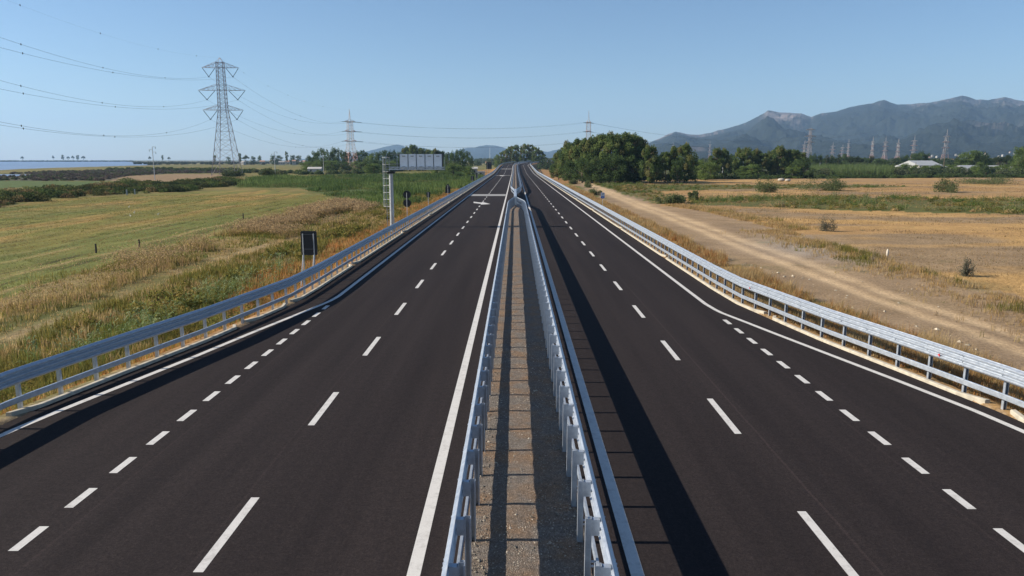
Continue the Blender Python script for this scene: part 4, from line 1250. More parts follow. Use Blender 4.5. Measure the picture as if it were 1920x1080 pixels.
def reeds():
    f = Foliage()
    q = scatter(P_REED, 11000, ZL); x, y = q[:, 0], q[:, 1]
    P = np.stack([x, y, ground_h(x, y)], 1)
    d = np.abs(P[:, 0] - cxf(P[:, 1])) - Xk(P[:, 1]); P = P[d > 4]
    nz = fbm(P[:, 0] / 9, P[:, 1] / 14, 3, 81); n2 = fbm(P[:, 0] / 30, P[:, 1] / 45, 2, 82); P2 = P[nz > .3]; nz, n2 = nz[nz > .3], n2[fbm(P[:, 0] / 9, P[:, 1] / 14, 3, 81) > .3]; P = P2; n = len(P)
    h = (.15 + 4.6 * np.maximum(nz - .3, 0) ** 1.15 + 2.0 * np.maximum(n2 - .45, 0)) * rng.uniform(.6, 1.25, n)
    col = np.where((n2 > .56)[:, None], pick([(.11, .16, .05), (.125, .17, .055)], n), np.where((nz > .5)[:, None], pick([(.07, .112, .036), (.09, .13, .044)], n), pick([(.11, .13, .045), (.15, .15, .06), (.085, .115, .04)], n)))
    sc = np.clip(P[:, 1] / 150, .8, 2)
    f.add(*blade_tris(P, h, .09 * sc, col, 8, .8 * sc, .6))
    tag(f.build('reed_bed', M_GRASS), 'bright green reed bed between gantry and left trees', None, None, 'stuff')
reeds()
def mass(points, radius, density, size, pal, name, lab, kind='stuff', cat=None, group=None, flat_=.8):
    """leafy mass: mounds around points (x,y,z, r)"""
    f = Foliage()
    for (x, y, z, r) in points:
        k = int(density * r * r)
        u = unit(k) * (rng.random(k) ** .33)[:, None]
        P = np.array([x, y, z]) + u * np.array([r, r, r * flat_]) ; P[:, 2] = np.abs(P[:, 2] - z) * (1 if True else 1) + z
        bc = pick(pal, 1, .12)
        col = bc * rng.uniform(.75, 1.25, (k, 1))
        f.add(*leaf_quads(P, size * rng.uniform(.6, 1.4, k), col))
    o = f.build(name, M_LEAF)
    return tag(o, lab, cat, group, kind if kind else None)
DK = [(.055, .08, .03), (.065, .09, .034), (.045, .065, .028), (.08, .085, .035)]
def hedge_left():
    base = [(-700, 462), (0, 388), (60, 380), (110, 373), (180, 368), (250, 363), (330, 361), (400, 353), (450, 346)]
    back = [(450, 338), (380, 343), (330, 346), (250, 349), (180, 355), (110, 359), (60, 361), (0, 365), (-700, 415)]
    q = scatter(PL(*base, *back), 900, ZL)
    line = [G(*p, ZL) for p in base]
    d = dist_line(q[:, 0], q[:, 1], line)
    pts = [(x, y, ZL, (.35 + 2.6 * fbm(x / 9, y / 9, 2, 91) ** 1.4) * rng.uniform(.6, 1.4) + min(dd, 14) * .05) for (x, y), dd in zip(q, d)]
    # scattered low growth at the field side
    mass(pts, 1, 70, .2, DK + [(.12, .13, .045), (.16, .12, .06), (.085, .12, .04), (.05, .06, .03)], 'hedge', 'dark rambling bramble hedge beyond the mown field', None, 'hedge')
hedge_left()
def scrub():
    q = scatter(P_SCRUB, 3000, ZL); q = q[(q[:, 0] > -750)]
    q = q[~inpoly(q[:, 0], q[:, 1], P_WATER) & ~inpoly(q[:, 0], q[:, 1], P_POOL)]
    pts = [(x, y, ZL, rng.uniform(.5, 1.4)) for x, y in q]
    mass(pts, 1, 60, .34, [(.10, .088, .08), (.085, .08, .065), (.085, .105, .055), (.12, .095, .085)], 'scrub', 'dark purplish salt scrub beside the lagoon', 'stuff', None, None, .8)
    line = [G(*p, ZL) for p in ((215, 318), (330, 319), (440, 321), (520, 326), (600, 327), (680, 325), (740, 322))]
    pts = []
    for a, b in zip(line[:-1], line[1:]):
        n = int(np.linalg.norm(b - a) / 2.2)
        for i in range(n):
            p = a + (b - a) * rng.random(); o = rng.uniform(-30, 30)
            pts.append((p[0], p[1] + o, ZL, rng.uniform(1.6, 3.4)))
    mass(pts, 1, 40, .5, [(.09, .12, .05), (.105, .135, .055), (.08, .105, .045), (.125, .135, .065)], 'thicket', 'green thicket at the foot of the pylons on the left', 'stuff')
scrub()
# right side
def right_verge():
    f = Foliage()
    P, d = verge(1, 16, 220, 19000, .7, 5.6, 1.0); n = len(P)
    nz = fbm(P[:, 0] / 2.5, P[:, 1] / 2.5, 3, 95); keep = nz > .33; P, d, nz = P[keep], d[keep], nz[keep]; n = len(P)
    col = np.where((nz > .6)[:, None], pick(STRAW, n), np.where((rng.random(n) < .75)[:, None], pick(RUST + STRAW, n), pick(BRN + YG[:1], n)))
    sc = np.clip(P[:, 1] / 32, .8, 3)
    h = rng.uniform(.3, .95, n) * (.25 + 1.3 * nz) * np.where(d < 1.1, .4, 1)
    f.add(*blade_tris(P, h, .018 * sc, col, 8, .15 * sc, .7))
    tag(f.build('verge_grass', M_GRASS), 'dry straw and rust grass behind the right guardrail', None, None, 'stuff')
    f = Foliage()
    q = scatter(P_STUBBLE, 60000, ZR); m = (q[:, 0] < 190) & (q[:, 1] < 260) & (rng.random(len(q)) < np.clip(70 / q[:, 1], .2, 1)); q = q[m]
    P = np.stack([q[:, 0], q[:, 1], ground_h(q[:, 0], q[:, 1])], 1); n = len(P); nz = fbm(P[:, 0] / 18, P[:, 1] / 8, 3, 97)
    keep = nz > .38; P, nz = P[keep], nz[keep]; n = len(P)
    col = np.where((nz > .55)[:, None], pick([(.40, .27, .125), (.35, .24, .12)], n), pick([(.28, .2, .12), (.33, .22, .11), (.24, .18, .09)], n))
    sc = np.clip(P[:, 1] / 45, 1, 4)
    f.add(*blade_tris(P, rng.uniform(.08, .28, n), .03 * sc, col, 5, .35 * sc, 1.0, False))
    # rougher dry weeds along the field edge
    ed = PR((2400, 740), (1920, 556), (1780, 518), (1640, 477), (1480, 432), (1330, 396), (1250, 384))
    pts = []
    for a, b in zip(ed[:-1], ed[1:]):
        k = int(np.linalg.norm(b - a) * 42); t = rng.random((k, 1)); p = a[:2] + (b[:2] - a[:2]) * t
        dn = (b - a)[:2] / np.linalg.norm((b - a)[:2]); nr = np.array([dn[1], -dn[0]])
        pts.append(p + nr * (np.abs(rng.normal(0, 2.2, (k, 1))) * np.sign(nr[1] + 1e-9) - .6))
    q = np.concatenate(pts); P = np.stack([q[:, 0], q[:, 1], ground_h(q[:, 0], q[:, 1])], 1); n = len(P); nz = fbm(P[:, 0] / 3, P[:, 1] / 3, 3, 98)
    keep = nz > .3; P, nz = P[keep], nz[keep]; n = len(P)
    col = np.where((nz > .66)[:, None], pick(YG, n), pick(STRAW + BRN + RUST[2:3], n))
    sc = np.clip(P[:, 1] / 45, .9, 3)
    f.add(*blade_tris(P, rng.uniform(.12, .6, n) * (.3 + 1.2 * nz), .022 * sc, col, 7, .25 * sc, .7))
    tag(f.build('stubble', M_GRASS), 'tan dry stubble and weeds over the right field', None, None, 'stuff')
    f = Foliage()
    for P_, n0, hm in ((P_WEEDSTRIP, 1500, 1.1), (P_WEEDSTRIP2, 420, .7), (P_GREENR, 900, .7)):
        q = scatter(P_, n0, ZR); q = q[q[:, 0] < 260]
        nz = fbm(q[:, 0] / 8, q[:, 1] / 5, 3, 99); keep = nz > .40; q, nz = q[keep], nz[keep]; n = len(q)
        P = np.stack([q[:, 0], q[:, 1], ground_h(q[:, 0], q[:, 1])], 1)
        hb = hm * rng.uniform(.35, 1.0, n) * (.2 + 1.5 * nz); k = 70
        u = unit(n * k) * (rng.random(n * k) ** .45)[:, None]; u[:, 2] = np.abs(u[:, 2])
        hk = np.repeat(hb, k); c = np.repeat(P, k, 0) + u * np.stack([hk * 1.25, hk * 1.25, hk], 1)
        col = np.where((nz > .56)[:, None], pick([(.11, .16, .045), (.13, .18, .05), (.15, .17, .05)], n), np.where((nz > .47)[:, None], pick(YG, n), pick(BRN + YG, n)))
        f.add(*leaf_quads(c, rng.uniform(.06, .15, n * k), np.repeat(col, k, 0) * rng.uniform(.65, 1.3, (n * k, 1))))
        m = rng.random(n) < .35
        f.add(*blade_tris(P[m], hb[m] * 2.0, np.full(m.sum(), .06), pick([(.20, .21, .10), (.26, .24, .12)], m.sum()), 6, .6, .4))
    tag(f.build('weed_strip', M_GRASS), 'green weed strips crossing the dry right fields', None, None, 'stuff')
right_verge()
def stones():
    f = Foliage()
    n = 60; line = PR((1920, 690), (1700, 605), (1500, 528), (1420, 505), (1330, 480), (1260, 440), (1200, 410), (1150, 385))
    i = rng.integers(0, len(line) - 1, n); t = rng.random((n, 1)); L = np.array(line)
    p = L[i] + (L[i + 1] - L[i]) * t; p[:, :2] += rng.normal(0, .35, (n, 2))
    p2 = scatter(P_SOIL, 420, ZR); p2 = p2[(p2[:, 1] < 110) & (p2[:, 0] < 90)]; p2 = np.concatenate([p2, np.zeros((len(p2), 1))], 1)
    p = np.concatenate([p, p2]); n = len(p); p[:, 2] = ground_h(p[:, 0], p[:, 1])
    s = rng.uniform(.04, .2, n) * np.where(np.arange(n) < 60, .7, .4)
    o = np.array([(1, 0, .1), (0, 1, .2), (-1, 0, .1), (0, -1, 0), (.1, .1, .8), (0, 0, -.3)])
    fc = np.array([(0, 1, 4), (1, 2, 4), (2, 3, 4), (3, 0, 4)])
    q = o[None] * s[:, None, None] * rng.uniform(.6, 1.3, (n, 1, 3)); a = rng.uniform(0, 6.28, n); ca, sa = np.cos(a)[:, None], np.sin(a)[:, None]
    V = np.stack([q[..., 0] * ca - q[..., 1] * sa + p[:, :1], q[..., 0] * sa + q[..., 1] * ca + p[:, 1:2], q[..., 2] + p[:, 2:3]], -1).reshape(-1, 3)
    F = (fc[None] + 6 * np.arange(n)[:, None, None]).reshape(-1, 3)
    C = np.repeat(rng.uniform(.28, .52, n)[:, None] * np.array([1, .88, .7]), 6, 0)
    tag(link('rubble', new_mesh('rubble', V, [F], C), M_SOIL), 'pale stones scattered along the dirt track edge', None, None, 'stuff')
stones()
def bush(label, px, py, r, h, pal, z0=ZR, n=900, size=.07, name='shrub', dens=.5, group='field shrubs'):
    g = G(px, py, z0); gz = float(ground_h(g[0], g[1]))
    root = thing(name, label, 'shrub', (g[0], g[1], gz), 0, group)
    b = MB(); ends = []
    for i in range(9):
        a = rng.uniform(0, 6.28); q = rng.uniform(.15, 1.0); e = np.array((math.cos(a) * r * q, math.sin(a) * r * q, h * rng.uniform(.35, 1.0) * (1.1 - .5 * q)))
        b.tube([(0, 0, -.05), e * (.35, .35, .5), e], [.03 + h * .01, .02, .008], 5); ends.append(e)
    b.build('stem', M_BARK, root)
    f = Foliage()
    for e in ends:
        k = int(n // 9 * rng.uniform(.5, 1.4)); u = unit(k) * (rng.random(k) ** dens)[:, None]; P = e + u * np.array([r * .5, r * .5, h * .32]) * rng.uniform(.55, 1.15); P[:, 2] = np.maximum(P[:, 2], .03)
        f.add(*leaf_quads(P, size * rng.uniform(.6, 1.4, k), pick(pal, k)))
        P2 = e * (.8, .8, .4) + unit(k) * (rng.random(k) ** dens)[:, None] * np.array([r * .5, r * .5, h * .34]); P2[:, 2] = np.maximum(P2[:, 2], .03)
        f.add(*leaf_quads(P2, size * rng.uniform(.6, 1.4, k), pick(pal, k)))
    f.build('foliage', M_LEAF, root)
GREY = [(.14, .14, .10), (.12, .12, .085), (.16, .155, .12)]
bush('grey leafless-looking bush alone at the dry field edge', 1548, 434, .95, 1.7, GREY, ZR, 1200, .05)
bush('small dark grey bush at the track edge near right side', 1812, 519, .55, 1.15, GREY, ZR, 800, .045)
for i, (px, py, r, h, lab) in enumerate(((1255, 382, 2.2, 2.0, 'rounded green bush beside the dirt track bend'), (1272, 380, 1.8, 1.6, 'low green bush right beside the rounded one'),
        (1300, 375, 1.2, 2.0, 'thin upright bush behind the low green bush'), (1436, 360, 3.0, 3.4, 'grey green bush left in the dry field'), (1535, 358, 5.0, 4.0, 'wide grey green bush in mid dry field'),
        (1560, 357, 3.2, 3.0, 'low bush touching the wide grey green bush'), (1778, 361, 3.0, 3.6, 'upright bush on the right dry field'), 
        (1830, 345, 9.0, 2.4, 'broad low green bush below the white sheds'), (1862, 345, 7.0, 2.6, 'low green bush right of the broad one'),
        (1100, 352, 1.6, 1.8, 'roadside bush left of the track start'), (1075, 345, 1.5, 1.6, 'small bush on the verge by guardrail bend'), (1112, 366, 1.6, 1.5, 'low dark bush above the kilometre plate'))):
    bush(lab, px, py, r, h, [(.12, .15, .065), (.15, .165, .08), (.10, .13, .055)], ZR, 1400, .14 if h > 1.9 else .1)
bush('low dark shrub at the near pylon foot', 437, 331, 5, 3.4, DK, ZL, 1500, .3)
bush('round olive bush beside the reed pole', 505, 333, 3.2, 4.6, [(.075, .085, .03)], ZL, 1500, .25)
def cane_bank(label, poly, n, h, name='cane_bank'):
    f = Foliage(); q = scatter(poly, n, ZR); P = np.stack([q[:, 0], q[:, 1], np.full(len(q), ZR)], 1)
    n = len(P); nz = fbm(P[:, 0] / 6, P[:, 1] / 6, 2, 111)
    f.add(*blade_tris(P, h * rng.uniform(.65, 1.1, n) * (.7 + .5 * nz), np.full(n, .14), pick([(.13, .175, .065), (.15, .195, .08), (.11, .155, .055)], n), 8, .7, .3))
    tag(f.build(name, M_GRASS), label, None, None, 'stuff')
cane_bank('tall pale green cane bank in front of the large trees', PR((1088, 333), (1130, 339), (1178, 342), (1182, 336), (1140, 330), (1100, 328)), 1700, 5.0)
cane_bank('long pale cane bank behind the right hedge', PR((1515, 330), (1600, 332), (1680, 332), (1660, 324), (1560, 322), (1520, 323)), 2300, 6.0)
def hedge_right():
    line = PR((1262, 336), (1400, 336), (1500, 335), (1560, 334.5), (1700, 334), (1790, 333), (1880, 333), (2050, 334))
    pts = []
    for a, b in zip(line[:-1], line[1:]):
        for i in range(int(np.linalg.norm(b - a) / .8)):
            p = a + (b - a) * rng.random(); pts.append((p[0], p[1] + rng.uniform(0, 7), ZR, rng.uniform(1.5, 2.3)))
    mass(pts, 1, 62, .26, [(.07, .105, .036), (.08, .115, .042), (.06, .09, .034)], 'hedge', 'long trimmed green hedge along the far side of the dry fields', None, 'hedge')
hedge_right()
def olive_scrub():
    q = scatter(PR((1560, 333), (1700, 333), (1930, 333), (2100, 333), (2100, 322), (1750, 320), (1600, 322)), 520, ZR)
    mass([(x, y + rng.uniform(0, 40), ZR, rng.uniform(2.0, 4.3)) for x, y in q], 1, 46, .36, [(.105, .125, .065), (.085, .11, .052), (.12, .135, .075), (.07, .095, .045)], 'shrubbery', 'grey green olive scrub before the white sheds', 'stuff', None, None, 1.1)
olive_scrub()

# ------------------------------------------------------------------ trees
def trunk_mesh(kind, seed):
    r2 = np.random.default_rng(seed); b = MB(); ends = []
    if kind in ('euc', 'tall', 'big'):
        pts = [(0, 0, -.02), (.01, .01, .18), (.0, .02, .38), (.02, 0, .6), (.0, .01, .82)]
        b.tube(pts, [.022, .018, .014, .009, .003], 8)
        for i in range(9):
            z = r2.uniform(.2, .72); a = r2.uniform(0, 6.28); L = r2.uniform(.12, .26)
            e = np.array((math.cos(a) * L, math.sin(a) * L, z + r2.uniform(.06, .2)))
            b.tube([(0, 0, z), e * (.5, .5, 1) - np.array((0, 0, .06)), e], [.010, .007, .003], 5); ends.append(e)
    elif kind == 'cyp':
        b.tube([(0, 0, -.02), (0, 0, .5), (0, 0, .95)], [.02, .012, .003], 6)
    else:
        b.tube([(0, 0, -.02), (.01, 0, .15), (0, .01, .34), (0, 0, .6)], [.032, .026, .02, .006], 8)
        for i in range(8):
            z = r2.uniform(.14, .45); a = r2.uniform(0, 6.28); L = r2.uniform(.16, .32)
            e = np.array((math.cos(a) * L, math.sin(a) * L, z + r2.uniform(.1, .25)))
            b.tube([(0, 0, z), e * (.5, .5, 1) - np.array((0, 0, .07)), e], [.014, .009, .004], 5); ends.append(e)
    return b.mesh('trunk', M_BARK), ends
def crown_mesh(kind, seed, pal, nl=5200):
    """unit-height crown: leaf clumps at limb ends and through the volume, with gaps between clumps"""
    r2 = np.random.default_rng(seed)
    cl = []
    if kind == 'euc':
        n = 46
        for i in range(n):
            z = .16 + .78 * r2.random() ** .8; pr = .30 * math.sin(math.pi * min(1, max(.12, (z - .03) / 1.0)) ** .85) + .05
            a = r2.uniform(0, 6.28); rr = pr * math.sqrt(r2.random()) * 1.05
            cl.append((rr * math.cos(a), rr * math.sin(a), z, r2.uniform(.06, .115)))
    elif kind == 'big':
        for i in range(64):
            z = .06 + .86 * r2.random() ** .8; pr = .34 * math.sin(math.pi * min(1, max(.2, .12 + z * .86)) ** .9) ** .6
            a = r2.uniform(0, 6.28); rr = pr * r2.random() ** .4
            cl.append((rr * math.cos(a), rr * math.sin(a), z, r2.uniform(.055, .12)))
    elif kind == 'tall':
        for i in range(34):
            z = .30 + .66 * r2.random(); pr = .22 * (1 - abs(z - .65) * 1.1)
            a = r2.uniform(0, 6.28); rr = pr * math.sqrt(r2.random())
            cl.append((rr * math.cos(a), rr * math.sin(a), z, r2.uniform(.05, .095)))
    elif kind == 'cyp':
        for i in range(30):
            z = .05 + .92 * i / 30; cl.append((r2.normal(0, .012), r2.normal(0, .012), z, .09 * (1 - z) ** .6 + .02))
    elif kind == 'pine':
        for i in range(40):
            a = r2.uniform(0, 6.28); rr = .42 * math.sqrt(r2.random()); z = .55 + .34 * (1 - (rr / .45) ** 2) * r2.uniform(.5, 1)
            cl.append((rr * math.cos(a), rr * math.sin(a), z, r2.uniform(.08, .13)))
    else:                                   # dense, down to the ground
        for i in range(52):
            z = .08 + .80 * r2.random(); pr = .44 * math.sqrt(max(0, 1 - ((z - .38) / .58) ** 2))
            a = r2.uniform(0, 6.28); rr = pr * math.sqrt(r2.random())
            cl.append((rr * math.cos(a), rr * math.sin(a), z, r2.uniform(.08, .14)))
    f = Foliage(); wsum = sum(c[3] ** 2 for c in cl)
    for x, y, z, r in cl:
        k = max(20, int(nl * r * r / wsum))
        u = unit(k) * (r2.random(k) ** .28)[:, None]
        u[:, 2] = np.where(u[:, 2] < 0, u[:, 2] * .7, u[:, 2])
        P = np.array((x, y, z)) + u * r * r2.uniform(.75, 1.25, 3)
        P[:, 2] = np.maximum(P[:, 2], .01)
        base = np.asarray(pal[r2.integers(0, len(pal))]) * r2.uniform(.82, 1.22)
        col = base[None] * r2.uniform(.75, 1.3, (k, 1))
        s = (.020 if kind not in ('cyp',) else .014) * r2.uniform(.6, 1.4, k)
        f.add(*leaf_quads(P, s, col))
    V = np.concatenate(f.v)
    me = new_mesh('crown', V, [np.concatenate(x) for x in f.f.values() if x], np.concatenate(f.c)); me.materials.append(M_LEAF)
    return me
EU = [(.125, .17, .058), (.15, .195, .064), (.10, .145, .052), (.175, .20, .074), (.18, .175, .072)]
DG = [(.078, .118, .044), (.094, .138, .05), (.066, .10, .042)]
LG = [(.13, .185, .055), (.15, .205, .06), (.115, .16, .052)]
PN = [(.05, .072, .032), (.062, .084, .038)]
VAR = {}
for kd, shp, pal, ct, nl in (('eucalyptus', 'euc', EU, 5, 6500), ('big_eucalyptus', 'big', EU + DG[:1], 4, 9500), ('tall_eucalyptus', 'tall', EU, 3, 4200), ('evergreen', 'dense', DG, 3, 5500), ('broadleaf', 'dense', LG, 3, 5500), ('cypress', 'cyp', PN, 2, 2200), ('pine', 'pine', PN, 3, 4200)):
    VAR[kd] = []
    for i in range(ct):
        tm, _ = trunk_mesh(shp, 100 + i)
        VAR[kd].append((tm, crown_mesh(shp, 200 + 17 * i + len(kd), pal, nl)))
_ti = 0
def tree(kd, px, top, Y, wpx, z0, label, group, name=None):
    global _ti; _ti += 1
    c = W(px, 300, Y); h = W(px, top, Y)[2] - z0
    tm, cm = VAR[kd][_ti % len(VAR[kd])]
    root = thing(name or kd.replace('big_', '').replace('tall_', '') + '_tree', label, 'tree', (c[0], Y, z0), (_ti * 2.399) % 6.28, group)
    ww = wpx * Y / F_PX * (1.4 if kd == 'big_eucalyptus' else 1.15)
    wu = {'big_eucalyptus': .8, 'eucalyptus': .74, 'tall_eucalyptus': .52, 'evergreen': .98, 'broadleaf': .98, 'cypress': .2, 'pine': 1.0}[kd]
    root.scale = (ww / wu, ww / wu, h * 1.05)
    link('trunk', tm, None, root); link('crown', cm, None, root)
    return root
ORD = labs + ['fifteenth', 'sixteenth', 'seventeenth', 'eighteenth']
def grove(kd, items, z0, clump, kindword, group):
    items = sorted(items)
    for i, it in enumerate(items):
        px, top, Y, wpx = it[:4]; k = it[4] if len(it) > 4 else kd
        tree(k, px, top, Y, wpx, z0, f'{kindword}, {ORD[i]} from left in the {clump}', group)
grove('evergreen', [(581, 291, 610, 20), (592, 283, 600, 20), (604, 277, 620, 20), (618, 280, 590, 20), (629, 276, 610, 19), (641, 281, 620, 20), (651, 282, 640, 18)], ZL, 'clump around the pinkish pylon', 'dark bushy tree', 'trees around the pinkish pylon')
grove('evergreen', [(670, 283, 640, 20), (681, 281, 620, 22), (696, 287, 560, 26, 'broadleaf'), (709, 284, 600, 22), (722, 281, 610, 22), (735, 281, 620, 20), (748, 284, 640, 20)], ZL, 'clump left of the gantry panels', 'green bushy tree', 'trees left of the gantry')
grove('big_eucalyptus', [(762, 277, 640, 18), (774, 272, 620, 20), (790, 279, 640, 20), (803, 281, 620, 18), (816, 281, 600, 20), (828, 284, 600, 18)], ZL, 'row behind the gantry panels', 'leafy tree', 'trees behind the gantry')
grove('broadleaf', [(577, 302, 575, 30), (600, 299, 570, 34), (622, 300, 565, 34), (643, 302, 560, 30, 'evergreen'), (676, 301, 560, 34), (702, 299, 545, 34, 'evergreen'), (724, 301, 560, 34), (746, 297, 570, 32, 'evergreen'), (768, 296, 570, 34), (792, 295, 565, 34, 'evergreen'), (814, 296, 560, 34), (832, 297, 540, 28, 'evergreen')], ZL, 'low wood edge behind the gantry', 'low leafy tree', 'low wood edge on the left')
grove('evergreen', [(840, 285, 520, 20), (852, 282, 500, 20), (864, 279, 510, 22), (875, 283, 500, 18), (882, 291, 490, 14)], ZL, 'dark clump right of the gantry', 'dark rounded tree', 'trees right of the gantry')
grove('broadleaf', [(700, 306, 420, 40), (850, 306, 380, 46), (820, 312, 380, 24), (880, 311, 370, 22)], ZL, 'green bushes before the left woods', 'low spreading tree', 'low trees before the left woods')
grove('tall_eucalyptus', [(932, 289, 760, 12, 'broadleaf'), (941, 284, 780, 12), (949, 280, 760, 14), (958, 276, 780, 16), (967, 273, 760, 15), (977, 275, 800, 14), (987, 272, 780, 17), (998, 273, 790, 17), (1006, 277, 770, 15), (1014, 283, 800, 12), (1020, 288, 820, 10)], ZL, 'open stand behind the road bend', 'tall airy tree', 'trees behind the road bend')
grove('big_eucalyptus', [(1048, 287, 300, 26), (1058, 278, 292, 30), (1071, 268, 285, 34), (1087, 262, 280, 36), (1102, 263, 272, 34), (1118, 257, 268, 38), (1134, 252, 266, 40), (1150, 254, 262, 38), (1166, 252, 262, 40), (1181, 253, 266, 40), (1194, 257, 270, 36), (1203, 268, 275, 26)], ZR, 'large clump right of the road', 'big eucalyptus', 'eucalyptus clump right of the road')
grove('evergreen', [(1070, 300, 262, 34), (1092, 296, 258, 36), (1125, 292, 256, 40), (1155, 290, 254, 44), (1186, 292, 258, 40)], ZR, 'understorey of the large clump', 'dark tree', 'understorey trees of the large clump')
grove('big_eucalyptus', [(1217, 274, 250, 30), (1232, 292, 254, 28, 'evergreen'), (1249, 286, 262, 28), (1263, 277, 268, 22), (1284, 272, 262, 28), (1297, 282, 268, 24, 'evergreen'), (1271, 298, 256, 30, 'evergreen')], ZR, 'smaller group beside the large clump', 'eucalyptus tree', 'smaller tree group on the right')
grove('broadleaf', [(1312, 299, 300, 34), (1334, 301, 310, 34), (1324, 305, 290, 28), (1412, 307, 330, 40), (1395, 311, 330, 26)], ZR, 'bushes above right hedge', 'light green tree', 'light green trees above the right hedge')
grove('big_eucalyptus', [(1343, 279, 340, 22), (1357, 281, 340, 24), (1372, 288, 350, 26, 'evergreen'), (1387, 279, 345, 20), (1401, 278, 340, 22), (1416, 282, 345, 24), (1431, 288, 340, 24), (1446, 283, 350, 20), (1460, 275, 340, 26), (1474, 283, 345, 24), (1486, 281, 340, 26), (1500, 286, 350, 26)], ZR, 'eucalyptus row in front of the mountain', 'eucalyptus', 'eucalyptus row before the mountain')
grove('evergreen', [(1508, 296, 320, 34), (1488, 310, 320, 30, 'broadleaf'), (1496, 306, 322, 30)], ZR, 'dark group right of the row', 'dark round tree', 'dark trees ending the row')
grove('pine', [(1524, 287, 520, 16, 'evergreen'), (1538, 290, 520, 14, 'evergreen'), (1550, 291, 540, 14, 'cypress'), (1560, 290, 540, 16, 'evergreen'), (1572, 290, 560, 14, 'cypress'), (1583, 288, 540, 15, 'evergreen'), (1596, 291, 560, 26), (1608, 293, 560, 22), (1622, 295, 600, 20, 'evergreen'), (1634, 292, 600, 20, 'cypress'), (1646, 298, 560, 18, 'evergreen'), (1660, 299, 560, 16, 'evergreen')], ZR, 'conifer row right of the pale pylon', 'dark conifer', 'conifer row')
grove('evergreen', [(1686, 293, 620, 16), (1698, 290, 620, 18), (1712, 287, 610, 20), (1724, 283, 600, 22), (1736, 287, 600, 18), (1750, 298, 560, 18)], ZR, 'dark trees behind the white sheds', 'dark leafy tree', 'trees behind the white sheds')
grove('evergreen', [(1795, 293, 470, 14, 'cypress'), (1806, 296, 430, 30), (1822, 281, 430, 40, 'broadleaf'), (1838, 284, 430, 38), (1852, 297, 430, 24), (1872, 293, 520, 26, 'pine'), (1889, 291, 520, 26, 'pine'), (1838, 303, 370, 20, 'broadleaf'), (1852, 309, 350, 26), (1911, 275, 370, 30, 'broadleaf'), (1926, 272, 375, 34, 'broadleaf'), (1903, 297, 380, 24), (1950, 275, 380, 40)], ZR, 'group at the right edge before the village', 'round tree', 'trees at the right edge')
grove('broadleaf', [(1697, 306, 420, 24), (1716, 309, 400, 22), (1738, 310, 400, 24), (1757, 308, 400, 22), (1785, 308, 400, 26), (1801, 312, 385, 24), (1834, 310, 380, 26), (1868, 311, 380, 28), (1886, 308, 390, 26), (1664, 308, 430, 26), (1640, 310, 440, 26)], ZR, 'scrub before the white sheds', 'grey green olive bush', 'olive bushes before the white sheds')
# shore trees on the left horizon
grove('pine', [(42, 292.5, 3300, 5), (100, 291.5, 3300, 4), (118, 291, 3300, 5, 'tall_eucalyptus'), (128, 292.5, 3300, 5), (137, 292, 3300, 5), (146, 291.5, 3300, 5, 'tall_eucalyptus'), (157, 292, 3300, 7), (281, 293, 2600, 5), (305, 291.5, 2500, 4, 'tall_eucalyptus'), (317, 293.5, 2500, 5)], ZL, 'far shore line behind the lagoon', 'tiny dark tree', 'far shore trees')
grove('evergreen', [(428, 293.5, 1500, 8), (450, 288, 1400, 7, 'tall_eucalyptus'), (461, 291, 1420, 12, 'pine'), (474, 292.5, 1420, 10), (487, 291, 1400, 7), (512, 291, 1350, 14), (523, 291, 1350, 14), (538, 284.5, 1350, 6, 'tall_eucalyptus'), (549, 290.5, 1350, 12), (560, 291, 1350, 12), (403, 291, 1450, 6, 'tall_eucalyptus')], ZL, 'trees among left horizon houses', 'small dark tree', 'trees among the left horizon houses')
def far_wood():
    pts = []
    for i in range(1500):                    # right: woods and orchards fading to the foot of the mountain
        Y = rng.uniform(560, 2300); px = rng.uniform(1020, 2050)
        c = W(px, 300, Y); pts.append((c[0], Y, ZR, rng.uniform(3, 6) * (1 + Y / 2500)))
    for i in range(130):
        Y = rng.uniform(900, 2600); px = rng.uniform(890, 1060); c = W(px, 300, Y); pts.append((c[0], Y, ZR, rng.uniform(4, 6) * (1 + Y / 2500)))
    mass(pts, 1, 5, 1.0, [(.065, .09, .042), (.08, .10, .05), (.055, .078, .038), (.10, .108, .055)], 'distant_wood', 'distant low woods between the fields and the mountain foot', 'stuff', None, None, 1.3)
    pts = []
    for i in range(1300):
        px = rng.uniform(-300, 640); Y = rng.uniform(3300, 3900) if px < 250 else rng.uniform(1300, 2600)
        c = W(px, 300, Y); pts.append((c[0], Y, ZL, rng.uniform(2, 4.5) * (1.6 if px < 250 else 1)))
    mass(pts, 1, 4, 1.6, [(.045, .055, .03), (.055, .06, .03)], 'shore_wood', 'thin dark tree line along the left horizon shore', 'stuff', None, None, .8)
far_wood()

